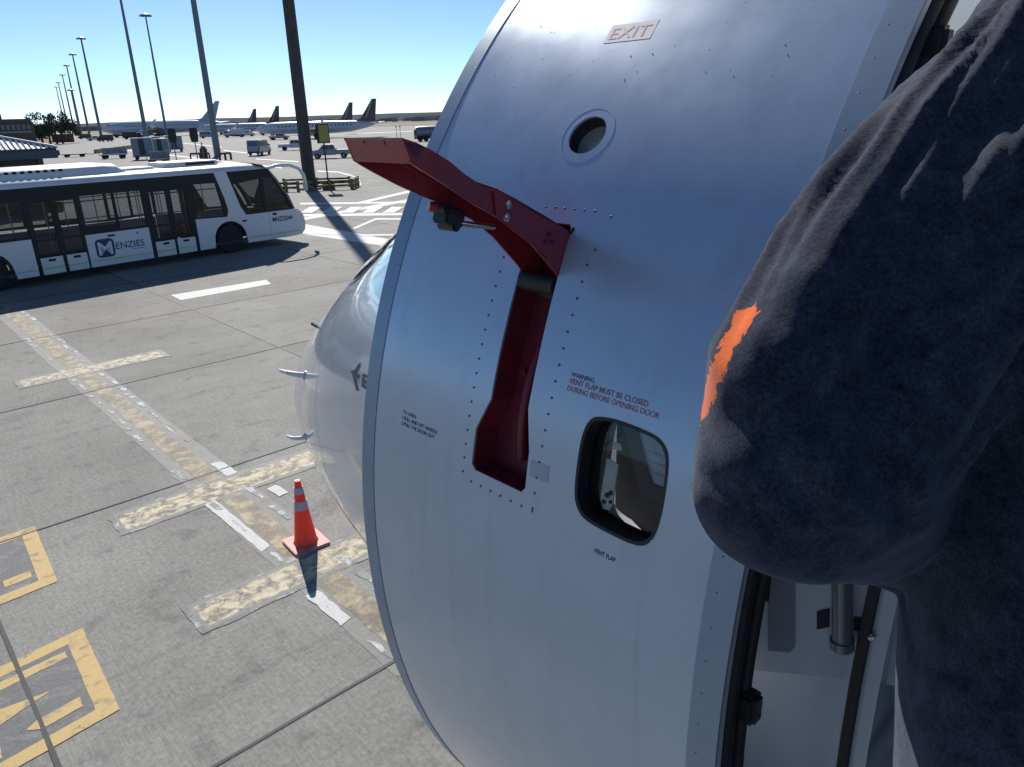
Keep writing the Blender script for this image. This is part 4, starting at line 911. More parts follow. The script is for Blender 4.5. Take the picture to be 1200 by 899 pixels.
# ================================================================== PERSON
M_skin = mat('skin', (.42, .25, .17), .5, var=.1, vscale=12)
M_hood = bpy.data.materials.new('navy_fleece'); M_hood.use_nodes = True
nt = M_hood.node_tree; Bp = nt.nodes['Principled BSDF']; Bp.inputs['Roughness'].default_value = .95; Bp.inputs['Specular IOR Level'].default_value = .15
Bp.inputs['Sheen Weight'].default_value = .24; Bp.inputs['Sheen Roughness'].default_value = .45; Bp.inputs['Sheen Tint'].default_value = (.62, .68, .85, 1)
tc = N(nt, 'ShaderNodeTexCoord'); n1 = N(nt, 'ShaderNodeTexNoise', i_Scale=420, i_Detail=3, i_Roughness=.8); n2 = N(nt, 'ShaderNodeTexNoise', i_Scale=60, i_Detail=6, i_Roughness=.75)
nt.links.new(tc.outputs['Object'], n1.inputs['Vector']); nt.links.new(tc.outputs['Object'], n2.inputs['Vector'])
ad = N(nt, 'ShaderNodeMath', operation='MULTIPLY'); nt.links.new(n1.outputs[0], ad.inputs[0]); nt.links.new(n2.outputs[0], ad.inputs[1])
rp_ = N(nt, 'ShaderNodeValToRGB'); rp_.color_ramp.elements[0].position = .12; rp_.color_ramp.elements[0].color = (.0035, .005, .012, 1); rp_.color_ramp.elements[1].position = .45; rp_.color_ramp.elements[1].color = (.060, .070, .105, 1)
nt.links.new(ad.outputs[0], rp_.inputs[0]); nt.links.new(rp_.outputs[0], Bp.inputs['Base Color'])
bm_ = N(nt, 'ShaderNodeBump', i_Strength=.55, i_Distance=.0015); nt.links.new(ad.outputs[0], bm_.inputs['Height']); nt.links.new(bm_.outputs[0], Bp.inputs['Normal'])

FA = radians(30)                       # the way the person faces, from the camera's forward axis to the right
fd = V3((sin(FA), cos(FA), 0)); lf = V3((-cos(FA), sin(FA), 0)); UP = V3((0, 0, 1))
SLW = V3((.405, .535, 4.372)); PC = V3((SLW.x, SLW.y, 0))-lf*.20+fd*.02
fdummy=0
person = thing('person', 'passenger in a dark navy fleece hoodie with bent elbow at the right edge', 'person', (PC.x, PC.y, PZ), 0)
def L(f, l, z): return fd*f+lf*l+UP*z      # local: forward, left, height over the platform
def body_mesh(caps, spheres=(), vox=.012, smooth_it=8):
    mb = MB()
    for a, b, ra, rb in caps: mb.capsule(a, b, ra, rb, 20)
    for c, r, M in spheres: mb.sphere(c, r, 24, 16, M)
    o = mb.build('tmp', None)
    md = o.modifiers.new('r', 'REMESH'); md.mode = 'VOXEL'; md.voxel_size = vox
    ms = o.modifiers.new('s', 'SMOOTH'); ms.factor = .6; ms.iterations = smooth_it
    dg = bpy.context.evaluated_depsgraph_get(); me = bpy.data.meshes.new_from_object(o.evaluated_get(dg)); bpy.data.objects.remove(o)
    return me
Rf = Matrix((fd, lf, UP)).transposed()
SL, SR = L(-.02, .20, 1.475), L(-.02, -.20, 1.475)
PO = V3((PC.x, PC.y, PZ))
EL = V3((.186, .420, 4.136))-PO; WL_ = V3((.395, .590, 3.985))-PO   # elbow out to the left, forearm brought forward
ER = L(.02, -.33, 1.19); WR_ = L(.26, -.17, 1.12)
# --- hoodie
def seen(x, y, k): return V3((0, 0, CH))+ray(x, y)*k-PO
caps = [(SL, seen(1105, 205, .492), .074, .066), (seen(1105, 205, .492), seen(1010, 320, .478), .066, .060), (seen(1010, 320, .478), seen(940, 455, .465), .060, .063), (L(-.12, .04, .92), L(-.12, -.08, .92), .155, .155), (L(-.12, .04, .92), L(-.02, .08, 1.25), .155, .16), (L(0, -.07, .92), L(-.01, -.08, 1.25), .155, .16),
        (L(-.01, .07, 1.24), L(-.03, .09, 1.42), .16, .125), (L(-.01, -.07, 1.24), L(-.03, -.09, 1.42), .16, .125), (SL, SR, .084, .084),
        (L(-.03, 0, 1.42), L(-.01, 0, 1.57), .11, .075), (L(-.10, .07, 1.53), L(-.10, -.07, 1.53), .065, .065), (L(-.03, .085, 1.57), L(-.10, .02, 1.54), .05, .06), (L(-.03, -.085, 1.57), L(-.10, -.02, 1.54), .05, .06),
        (SL, EL, .082, .070), (EL, WL_, .070, .060), (EL*.5+SL*.5+lf*.012-UP*.02, EL, .080, .070), (SR, ER, .078, .066), (ER, WR_, .066, .05), (L(-.03, .12, 1.36), EL*.45+SL*.55+lf*.012, .13, .082), (L(-.03, .10, 1.2), WL_, .15, .07), (L(-.17, .10, .98), L(-.07, .11, 1.28), .150, .175), (L(.02, .12, 1.3), EL*.5+WL_*.5+UP*.04, .14, .07)]
hm = body_mesh(caps, [], .0045, 14)
# folds: ridges and creases laid as 3D lines over the cloth, displaced along the normal
bvh_h = BVHTree.FromPolygons([v.co+V3((PC.x, PC.y, PZ)) for v in hm.vertices], [tuple(p.vertices) for p in hm.polygons])
O_ = V3((0, 0, CH))
def cloth_line(px, step=1.5):
    out = []
    for i in range(len(px)-1):
        (xa, ya), (xb, yb) = px[i], px[i+1]; k = max(1, int(math.hypot(xb-xa, yb-ya)/step))
        for j in range(k+1):
            r = bvh_h.ray_cast(O_, ray(xa+(xb-xa)*j/k, ya+(yb-ya)*j/k).normalized())
            if r[0] is not None and (r[0]-O_).length < .95: out.append(r[0]-V3((PC.x, PC.y, PZ)))
    return out
FOLDS = [  # (polyline, height m, width m): the deep crease between arm and trunk, and pulls at the elbow
    ([(1045, 300), (1040, 380), (1036, 460), (1040, 560), (1070, 640)], -.014, .009),
    ([(1062, 300), (1056, 380), (1052, 470), (1058, 560), (1085, 640)], .008, .010),
    ([(925, 500), (955, 540), (985, 590), (1030, 620)], .007, .009),
    ([(915, 540), (945, 580), (985, 625), (1040, 650)], -.006, .010),
    ([(850, 500), (870, 545), (910, 600), (970, 640)], .005, .012)]
lines = [(cloth_line(p), h, w_) for p, h, w_ in FOLDS]
kd_ = []
from mathutils.kdtree import KDTree
for pts, h, w_ in lines:
    if not pts: continue
    kd = KDTree(len(pts)); [kd.insert(p, i) for i, p in enumerate(pts)]; kd.balance(); kd_.append((kd, h, w_, len(pts)))
nr = [v.normal.copy() for v in hm.vertices]
for v, n in zip(hm.vertices, nr):
    d = 0
    for kd, h, w_, cnt in kd_:
        co, idx, dist = kd.find(v.co)
        if dist < 3.6*w_:
            e = min(idx, cnt-1-idx)/max(1, cnt*.25); d += .85*h*math.exp(-(dist/(w_*1.15))**2)*min(1, e+.15)
    d += .0012*noise.noise(v.co*9)
    # long folds running down the upper arm, gathered at the shoulder
    q = v.co-SL; al = (EL-SL); Lh = al.length; al = al/Lh; u = q.dot(al); rad = q-al*u; rl = rad.length
    if rl < .17 and -.16 < u < Lh+.05:
        e1 = lf.cross(al).normalized(); e2 = al.cross(e1); ph = atan2(rad.dot(e2), rad.dot(e1)); w0 = .35*noise.noise(V3((u*9, ph*.8, 4)))
        env = max(0, min(1, (u+.16)/.08))*max(0, min(1, (Lh*1.0-u)/(Lh*.50)))*max(0, min(1, (.17-rl)/.04))
        def rdg(x): return 1-2.8*abs(x)
        c_, s_n = cos(ph+u*1.6), sin(ph+u*1.6)
        n1_ = noise.noise(V3((c_*2.7+w0, s_n*2.7, u*2.6+2))); n2_ = noise.noise(V3((c_*5.2, s_n*5.2+w0, u*4.0+7)))
        d += env*(.0120*rdg(n1_)+.0075*rdg(n2_)-.008)
    else:
        d += .0055*(1-2.4*abs(noise.noise(V3((v.co.x*10+v.co.z*2, v.co.y*10, v.co.z*3.2)))))
    # small pulls round the elbow and forearm
    q2 = (v.co-EL).length
    if q2 < .22: d += .0042*(1-q2/.22)*(1-2.4*abs(noise.noise(V3((v.co.x*16-v.co.z*9, v.co.y*10, v.co.z*20+v.co.x*9)))))
    v.co += n*d
bmh = bmesh.new(); bmh.from_mesh(hm)
for _ in range(1): bmesh.ops.smooth_vert(bmh, verts=bmh.verts, factor=.5, use_axis_x=True, use_axis_y=True, use_axis_z=True)
bmh.to_mesh(hm); bmh.free()
hm.materials.append(M_hood)
for p in hm.polygons: p.use_smooth = True
# --- body: one continuous surface with head, hands and legs
def finger(base, dir_, up, lens, r):
    out = []; p = base; d = dir_.normalized(); ax = d.cross(up).normalized()
    for i, l in enumerate(lens):
        q = p+d*l; out.append((p, q, r*(1-.1*i), r*(1-.1*(i+1)))); p = q; d = Matrix.Rotation(radians(-32), 3, ax) @ d
    return out
bc = [(L(0, .05, .95), L(0, -.05, .95), .13, .13), (L(0, 0, .95), L(-.01, 0, 1.2), .135, .13), (L(-.01, .06, 1.2), L(-.02, .06, 1.35), .12, .1), (L(-.01, -.06, 1.2), L(-.02, -.06, 1.35), .12, .1), (SL, SR, .06, .06),
      (L(-.02, 0, 1.42), L(.01, 0, 1.62), .062, .056), (SL, EL, .05, .042), (EL, WL_, .042, .028), (SR, ER, .05, .042), (ER, WR_, .042, .028)]
for sg in (1, -1):
    hip, kn, an = L(0, sg*.09, .90), L(.03, sg*.10, .50), L(-.02, sg*.11, .09)
    bc += [(hip, kn, .085, .058), (kn, an, .055, .036), (an, L(.12, sg*.12, .035), .036, .03)]
    wr = WL_ if sg > 0 else WR_; el = EL if sg > 0 else ER
    d = (wr-el).normalized(); side = d.cross(UP).normalized()*sg; upn = side.cross(d)*sg
    pe = wr+d*.085
    bc += [(wr, pe, .026, .020)]
    for k, (o_, ln) in enumerate(((-.030, (.038, .026, .020)), (-.010, (.044, .030, .022)), (.010, (.041, .028, .021)), (.029, (.032, .022, .018)))):
        bc.append((wr+d*.03+side*o_*.6, pe+side*o_, .018, .012)); bc += finger(pe+side*o_, d, UP, ln, .0095)
    bc += [(wr+d*.02-side*.02, wr+d*.05-side*.045, .014, .011), (wr+d*.05-side*.045, wr+d*.085-side*.055+UP*.012, .011, .009)]
HC = L(.03, 0, 1.72)
sp = [(HC, (.098, .078, .118), Rf), (HC+L(.025, 0, -.055), (.075, .060, .068), Rf), (HC+L(.108, 0, -.012), (.016, .012, .022), Rf), (HC+L(.092, 0, -.058), (.012, .024, .008), Rf), (HC+L(.088, 0, .022), (.016, .05, .008), Rf)]
for sg in (1, -1): sp += [(HC+L(-.005, sg*.080, -.01), (.020, .010, .032), Rf)]
bme = body_mesh(bc, sp, .0065, 4); bme.materials.append(M_skin)
for p in bme.polygons: p.use_smooth = True
bo = link_mesh('body', bme, person)
ho = link_mesh('hoodie', hm, person)
for sg in (1, -1): 
    e_ = MB().sphere(HC+L(.086, sg*.030, .004), .012, 12, 8).build('eye', mat('eye_white', (.6, .6, .58), .2), person, smooth=60)
    MB().sphere(HC+L(.0945, sg*.030, .004), .0055, 10, 6).build('iris', M_rubber, e_, smooth=60)
hr = body_mesh([], [(HC+L(-.018, 0, .028), (.100, .086, .108), Rf), (HC+L(-.045, 0, -.03), (.075, .078, .07), Rf)], .008, 4); hr.materials.append(mat('dark_hair', (.02, .014, .010), .6, var=.5, vscale=60, bump=.6, bscale=120))
for p in hr.polygons: p.use_smooth = True
link_mesh('hair', hr, person)
tr = body_mesh([(L(0, .07, .93), L(0, -.07, .93), .15, .15), (L(0, .09, .92), L(.03, .10, .50), .115, .085), (L(.03, .10, .50), L(-.02, .11, .10), .085, .065), (L(0, -.09, .92), L(.03, -.10, .50), .115, .085), (L(.03, -.10, .50), L(-.02, -.11, .10), .085, .065)], [], .012, 6)
tr.materials.append(mat('dark_trousers', (.03, .03, .035), .9, var=.2, vscale=40, bump=.3, bscale=200))
for p in tr.polygons: p.use_smooth = True
link_mesh('trousers', tr, person)
for sg in (1, -1):
    s_ = body_mesh([(L(-.05, sg*.11, .045), L(.14, sg*.125, .04), .045, .042)], [], .008, 3); s_.materials.append(M_rubber); link_mesh('shoe', s_, person)
# orange print on the upper sleeve: printed on the cloth itself (mask stored on the mesh)
bvh_h = BVHTree.FromPolygons([v.co+PO for v in hm.vertices], [tuple(p.vertices) for p in hm.polygons])
pl_ = cloth_line([(872, 372), (858, 398), (844, 424), (833, 450), (826, 478)])
if pl_:
    kd = KDTree(len(pl_)); [kd.insert(p, i) for i, p in enumerate(pl_)]; kd.balance()
    at_ = hm.attributes.new('print_mask', 'FLOAT', 'POINT')
    for i, v in enumerate(hm.vertices): at_.data[i].value = max(0, 1-kd.find(v.co)[2]/.017)
nt = M_hood.node_tree; an = N(nt, 'ShaderNodeAttribute', attribute_name='print_mask'); n3 = N(nt, 'ShaderNodeTexNoise', i_Scale=150, i_Detail=2, i_Roughness=.6); nt.links.new(tc.outputs['Object'], n3.inputs['Vector'])
a1 = N(nt, 'ShaderNodeMath', operation='MULTIPLY_ADD'); nt.links.new(n3.outputs[0], a1.inputs[0]); a1.inputs[1].default_value = 1.1; nt.links.new(an.outputs['Fac'], a1.inputs[2])
m1 = N(nt, 'ShaderNodeMapRange'); m1.inputs[1].default_value = 1.0; m1.inputs[2].default_value = 1.07; nt.links.new(a1.outputs[0], m1.inputs[0])
mo = N(nt, 'ShaderNodeMix', data_type='RGBA'); nt.links.new(m1.outputs[0], mo.inputs[0]); nt.links.new(rp_.outputs[0], mo.inputs[6]); mo.inputs[7].default_value = (.78, .15, .025, 1); nt.links.new(mo.outputs[2], Bp.inputs['Base Color'])

# ================================================================== HINGE ARM between door and frame
PLS = .33
def onpl(x, y, s=PLS, off=0):
    d = ray(x, y); t = (s)/(d.dot(AX)); return MairI @ (O_+d*t)
ha = thing('hinge_arm', None, None); ha.parent = air
PA = (.425, .86); PB = (.215, .985)      # (s, w) ends of the arm in plan
def pw(f, z, d=0):
    s_ = lerp(PA[0], PB[0], f); w_ = lerp(PA[1], PB[1], f); nx, nw = (PB[1]-PA[1]), -(PB[0]-PA[0]); k = math.hypot(nx, nw)
    return V3((s_+nx/k*d, WC-(w_+nw/k*d), z))
def arm_hit(x, y):
    """point of the arm plane seen at a pixel -> (f, z)"""
    d = MairI.to_3x3() @ ray(x, y); o = MairI @ O_; A = pw(0, 0); B = pw(1, 0); n = (B-A).cross(UP); t = (A-o).dot(n)/d.dot(n); p = o+d*t
    return ((p-A).dot((B-A).normalized())/(B-A).length, p.z)
zb0 = arm_hit(893, 790)[1]; zb1 = arm_hit(1040, 806)[1]; fe = arm_hit(1040, 806)[0]
mb = MB(); n = 14; rows = []
for k in range(n+1):
    f = lerp(-.06, 1.25, k/n); zb = lerp(zb0, zb1, f/fe)+.004*sin(f*3); rows.append((f, zb, 4.10))
mb.add([pw(f, z, d) for f, zb, zt in rows for z, d in ((zb, 0), (zt, 0), (zt, .028), (zb, .028))], [(4*i+j, 4*i+(j+1) % 4, 4*i+4+(j+1) % 4, 4*i+4+j) for i in range(n) for j in range(4)]+[(0, 1, 2, 3), (4*n, 4*n+1, 4*n+2, 4*n+3)])
mb.build('arm_plate', M_greyp, ha, bevel=.003)
def onarm(x, y, d=-.003): f, z = arm_hit(x, y); return pw(f, z, d)
rc = MB(); q = [(898, 600), (932, 600), (932, 756), (926, 764), (900, 762)]
rc.add([onarm(x, y, -.0015) for x, y in q], [(0, 1, 2, 3, 4)]); rc.build('arm_recess', mat('arm_recess_grey', (.22, .235, .26), .4, var=.1), ha)
a, b = onarm(985, 640, -.016), onarm(985, 743, -.016); MB().tube([a, b], .0135, 18).tube([onarm(985, 741, -.016), onarm(985, 750, -.016)], .0165, 18).build('hinge_pin', M_steel if False else mat('hinge_pin_grey', (.22, .235, .25), .35, metal=.5), ha, smooth=40)
for q in ([(957, 716), (972, 712), (972, 734), (957, 737)], [(1000, 722), (1030, 724), (1029, 741), (1000, 738)]):
    mb = MB(); P = [onarm(x, y, -.002) for x, y in q]; mb.add(P, [(0, 1, 2, 3)]); mb.build('arm_slot', M_rubber, ha)
MB().box(onarm(1015, 738, -.008), (.022, .018, .010)).build('arm_stop', M_steel, ha, bevel=.003)
# latch striker on the frame, low on the right
def fr_pt(x, y, w_=.985): 
    d = MairI.to_3x3() @ ray(x, y); o = MairI @ O_; t = ((WC-w_)-o.y)/d.y; return o+d*t
st_ = MB(); c = fr_pt(1014, 842); st_.box(c, (.026, .014, .022), Matrix.Rotation(.5, 3, 'Y')).tube([c+V3((-.01, .008, .0)), c+V3((.012, .008, -.006))], .005, 8); st_.build('striker', mat('brass_black_fitting', (.10, .08, .04), .4, metal=.6), ha, bevel=.002)
# ================================================================== BACKGROUND
M_hutroof = mat('ribbed_metal_roof', (.16, .19, .23), .4, metal=.3, var=.15, vscale=3); M_rib = mat('roof_rib_pale', (.60, .62, .64), .35, metal=.2)
M_fascia = mat('blue_grey_fascia', (.045, .065, .10), .5, var=.15); M_brick = mat('brown_wall', (.06, .042, .038), .8, var=.2, vscale=5)
ra = at(72, 180, 3.05); D_ = V3((ra.x, ra.y, 0)).length
hutc = at(72, 185, 2.83)
hut = thing('ribbed_shelter', 'low brown shelter with a pale ribbed metal roof behind the rear of the apron bus', 'shelter', (hutc.x, hutc.y, 0), radians(41))
LX, LY = 15.0, 7.0
MB().bb((-LX+.6, .6, 0), (-.8, LY-.4, 2.84)).build('wall', M_brick, hut)
MB().bb((-LX, 0, 2.83), (0, LY, 3.36)).build('fascia', M_fascia, hut, bevel=.12)
rz_ = 4.55
rf_ = MB().add([(-LX, 0, 3.37), (-.1, 0, 3.37), (-.1, LY, 3.37), (-LX, LY, 3.37), (-LX+1, LY*.5, rz_), (-4.5, LY*.5, rz_)], [(0, 1, 5, 4), (1, 2, 5), (2, 3, 4, 5), (3, 0, 4)]).build('roof', M_hutroof, hut)
for k in range(58):
    x = -.35-k*.24
    top_ = V3((min(x, -4.5) if x > -4.5 else x, LY*.5, rz_)); f = 1 if x < -4.5 else (-.1-x)/4.4
    p = V3((x, 0, 3.40)); q = V3((x, LY*.5*f, 3.40+(rz_-3.37)*f)); MB().tube([p, q], .042, 4).build('roof_rib', M_rib, rf_)
MB().tube([(-.1, 0, 3.41), (-4.5, LY*.5, rz_+.04), (-LX+1, LY*.5, rz_+.04)], .08, 6).build('ridge_cap', M_rib, rf_)
for x, y in ((-1, 0), (-5, 0), (-9, 0), (-13, 0)):
    MB().tube([(x, y+.5, 0), (x, y+.5, 2.84)], .08, 8).build('shelter_post', M_fascia, hut)

M_cont = mat('container_aluminium', (.19, .22, .26), .45, metal=.3, var=.25, vscale=2); M_curt = mat('dark_curtain', (.05, .055, .07), .8)
def container(x, y, w_, h_, rz, label):
    p = at(x, y); t = thing('baggage_container', label, 'container', p, rz, 'grey baggage containers on dollies')
    MB().prism([(-w_/2, .55), (w_/2, .55), (w_/2, .55+h_), (-w_/2+.1, .55+h_), (-w_/2, .45+h_)], 'y', -.75, .75).build('container_body', M_cont, t, bevel=.03)
    for k in range(3): MB().bb((-w_/2+.12+k*(w_-.2)/3, -.78, .65), (-w_/2+.02+(k+1)*(w_-.2)/3, -.75, .45+h_)).build('container_panel', M_cont if k != 1 else M_curt, t)
    MB().bb((-w_/2-.1, -.8, .38), (w_/2+.1, .8, .52)).build('dolly_deck', M_blackm, t)
    for sx in (-1, 1):
        for sy in (-1, 1): MB().lathe([(.1, -.06), (.2, -.05), (.2, .05), (.1, .06)], (sx*w_*.36, sy*.62, .2), 'y', 14).build('wheel', M_tyre, t)
container(170, 187, 2.6, 2.3, radians(18), 'big grey baggage container nearest the bus roof, left of the group')
container(190, 183.5, 2.3, 2.0, radians(20), 'grey baggage container in the middle of the group behind the bus')
container(206, 178, 2.6, 2.1, radians(20), 'dark baggage container at the right end of the group')
container(180, 178, 2.6, 2.0, radians(20), 'pale topped container behind the front two baggage containers')
def trolley(x, y, w_, label, m_):
    p = at(x, y); t = thing('flat_trolley', label, 'trolley', p, radians(12))
    MB().bb((-w_/2, -.8, .5), (w_/2, .8, .65)).build('deck', m_, t)
    MB().bb((-w_/2, .72, .65), (w_/2, .8, 1.5)).build('side_rail', M_cont, t)
    for k in range(5): MB().bb((-w_/2+w_*k/4-.04, -.8, .65), (-w_/2+w_*k/4+.04, -.74, 1.3)).build('stake', M_cont, t)
    for sx in (-1, 1):
        for sy in (-1, 1): MB().lathe([(.1, -.08), (.3, -.06), (.3, .06), (.1, .08)], (sx*w_*.34, sy*.68, .3), 'y', 14).build('wheel', M_tyre, t)
trolley(134, 186, 3.4, 'pale railed trolley left of the baggage containers', M_cont); trolley(187, 193, 2.2, 'low dark trolley just over the bus roof', M_rb); 
t = thing('dark_dolly', 'low empty dark dolly just right of the ribbed shelter', 'trolley', at(88, 184), radians(15))
MB().bb((-1.6, -.8, .35), (1.6, .8, .5)).build('deck', M_rubber, t); MB().tube([(1.6, 0, .4), (2.8, 0, .3)], .05, 6).build('tow_bar', M_rubber, t)
for sx in (-1.1, 1.1):
    for sy in (-1, 1): MB().lathe([(.1, -.08), (.25, -.06), (.25, .06), (.1, .08)], (sx, sy*.7, .25), 'y', 14).build('wheel', M_tyre, t)
# yellow-brown barrier line across the apron
A, B = at(112, 180), at(155, 174); t = thing('block_barrier', 'long low yellowish barrier across the apron behind the railed trolley', 'barrier', A, atan2(B.y-A.y, B.x-A.x)); L_ = (B-A).length
nb = 12; M_kb = mat('kerb_ochre', (.26, .22, .12), .8, var=.3)
for k in range(nb): MB().prism([(-.3, 0), (.3, 0), (.18, .7), (-.18, .7)], 'x', L_*k/nb+.03, L_*(k+1)/nb-.03).build('barrier_block', M_kb, t)

# road vehicles -------------------------------------------------------------------
M_vw = mat('vehicle_white', (.55, .57, .60), .35, coat=.6, var=.06); M_vg = mat('vehicle_dark_glass', (.02, .024, .03), .1, spec=.8); M_vs = mat('vehicle_silver', (.20, .235, .28), .3, coat=.6, metal=.3); M_vd = mat('vehicle_dark', (.05, .055, .06), .5)
M_lamp = mat('lamp_red', (.35, .02, .02), .3)
def wheels(t, xs, w_, r=.33):
    for x in xs:
        for s in (-1, 1):
            o = MB().lathe([(r*.6, -.1), (r*.97, -.09), (r, -.05), (r, .05), (r*.97, .09), (r*.6, .1)], (x, s*(w_/2-.08), r), 'y', 18).build('wheel', M_tyre, t, smooth=40)
            MB().lathe([(r*.58, .0), (r*.5, .03), (0.02, .02)], (x, s*(w_/2+.01), r), 'y', 14).build('rim', M_vs, o)
def shell(t, outline, w_, m_, name='body', taper=.0, bev=.06):
    return MB().prism(outline, 'y', -w_/2, w_/2).build(name, m_, t, bevel=bev)
def van(p, rz, label, m_=None):
    t = thing('van', label, 'van', p, rz); m_ = m_ or M_vw; w_ = 1.75
    shell(t, [(-2.4, .35), (-2.4, 1.1), (-2.33, 1.95), (-2.2, 2.08), (.9, 2.08), (1.25, 1.9), (1.95, 1.15), (2.45, .95), (2.5, .35)], w_, m_, bev=.09)
    MB().prism([(-.70, 0), (.70, 0), (.62, .62), (-.62, .62)], 'z', -.01, .01).build('rear_window', M_vg, t).matrix_local = Matrix.Translation((-2.395, 0, 1.25)) @ Matrix.Rotation(radians(4), 4, 'Y') @ Matrix(((0, 0, 1, 0), (1, 0, 0, 0), (0, 1, 0, 0), (0, 0, 0, 1)))
    for s in (-1, 1):
        for x0, x1 in ((-2.15, -1.1), (-1.0, 0), (.1, 1.0)): MB().bb((x0, s*(w_/2-.005), 1.25), (x1, s*(w_/2+.008), 1.85)).build('side_window', M_vg, t)
        MB().box((-2.42, s*.78, 1.0), (.05, .12, .35)).build('tail_lamp', M_lamp, t); MB().box((1.5, s*1.02, 1.35), (.12, .2, .2)).build('door_mirror', m_, t, bevel=.03)
    MB().add([(1.27, -.75, 1.88), (1.27, .75, 1.88), (1.93, .8, 1.2), (1.93, -.8, 1.2)], [(0, 1, 2, 3)]).build('windscreen', M_vg, t)
    MB().box((-2.45, 0, .45), (.14, 1.7, .22)).build('bumper', M_vd, t, bevel=.03)
    wheels(t, (-1.5, 1.55), w_); return t
van(at(298, 183)+V3((0, 2.6, 0)), radians(88), 'silver white minivan seen from behind, between the bus and the dark mast', M_vs)
def pickup(p, rz, label, m_):
    t = thing('pickup', label, 'pickup', p, rz); w_ = 1.7
    shell(t, [(-2.5, .45), (-2.5, .98), (-.75, .98), (-.75, .45)], w_, m_, 'load_bed', bev=.04)
    shell(t, [(-.73, .4), (-.73, 1.0), (-.55, 1.62), (.75, 1.62), (1.25, 1.08), (2.35, .92), (2.45, .4)], w_, m_, 'cab', bev=.07)
    for s in (-1, 1):
        for q in ([(-.55, 1.08), (.05, 1.08), (.05, 1.5), (-.45, 1.5)], [(.12, 1.08), (1.05, 1.08), (.68, 1.5), (.12, 1.5)]):
            MB().prism(q, 'y', s*(w_/2-.01), s*(w_/2+.008)).build('side_window', M_vg, t)
        MB().box((2.4, s*.65, .75), (.08, .3, .16)).build('headlight', M_vw, t)
    MB().add([(.80, -.72, 1.58), (.80, .72, 1.58), (1.24, .76, 1.12), (1.24, -.76, 1.12)], [(0, 1, 2, 3)]).build('windscreen', M_vg, t)
    MB().bb((-2.4, -.7, .985), (-.85, .7, 1.0)).build('bed_cover', M_vd, t)
    wheels(t, (-1.6, 1.55), w_); return t
pickup(at(388, 185.5), radians(180+6), 'grey pickup driving left on the apron, behind the yellow stand sign', M_vs)
pickup(at(346, 176), radians(10), 'small dark and white pickup just left of the thick dark mast', M_vw)
def truck(p, rz, label, h=2.6, L_=6.5, m_=None, m2=None):
    t = thing('service_truck', label, 'truck', p, rz, None); m_ = m_ or M_vw
    MB().prism([(-L_/2, .8), (L_/2-2.0, .8), (L_/2-2.0, h), (-L_/2, h)], 'y', -1.15, 1.15).build('cargo_box', m2 or m_, t, bevel=.06)
    MB().prism([(L_/2-1.85, .5), (L_/2, .5), (L_/2, 1.3), (L_/2-.35, 2.2), (L_/2-1.85, 2.25)], 'y', -1.1, 1.1).build('cab', m_, t, bevel=.08)
    MB().prism([(L_/2-.02, 1.35), (L_/2+.02, 1.35), (L_/2-.32, 2.15), (L_/2-.36, 2.15)], 'y', -.95, .95).build('windscreen', M_vg, t)
    for s in (-1, 1): MB().prism([(L_/2-1.4, 1.35), (L_/2-.2, 1.35), (L_/2-.45, 2.05), (L_/2-1.4, 2.05)], 'y', s*1.09, s*1.112).build('side_window', M_vg, t)
    MB().bb((-L_/2, -.5, .45), (L_/2-.2, .5, .8)).build('chassis', M_vd, t); wheels(t, (-L_/2+1.1, L_/2-1.0), 2.2, .45); return t
# grey tanker truck partly behind the door edge
tk = thing('tank_truck', 'grey green tank truck with white cab, partly behind the upper door edge', 'truck', at(506, 165.5), radians(8))
MB().lathe([(.2, -3.0), (.95, -2.9), (1.05, -2.4), (1.05, 1.6), (.95, 2.0), (.2, 2.1)], (0, 0, 1.75), 'x', 20).build('tank', M_cont, tk, smooth=50)
MB().prism([(2.2, .6), (4.0, .6), (4.0, 1.7), (3.6, 2.7), (2.2, 2.75)], 'y', -1.15, 1.15).build('cab', M_vw, tk, bevel=.08)
for s in (-1, 1): MB().prism([(2.6, 1.6), (3.75, 1.6), (3.5, 2.5), (2.6, 2.5)], 'y', s*1.14, s*1.165).build('side_window', M_vg, tk)
MB().bb((-3.2, -.6, .5), (3.9, .6, .8)).build('chassis', M_vd, tk); MB().bb((-3.3, -1.0, .5), (-3.0, 1.0, 2.2)).build('rear_cabinet', M_vd, tk); wheels(tk, (-2.2, -1.1, 3.1), 2.3, .5)
for x in (465, 469.5):
    t = thing('marker_pole', ('left' if x < 467 else 'right')+' one of two thin poles on the apron above the raised red handle' , 'pole', at(x, 161), 0, 'thin poles on the far apron'); MB().tube([(0, 0, 0), (0, 0, 2.6)], .06, 6).build('pole_shaft', M_mast, t); MB().box((0, 0, 2.5), (.3, .1, .3)).build('pole_plate', M_mast, t)
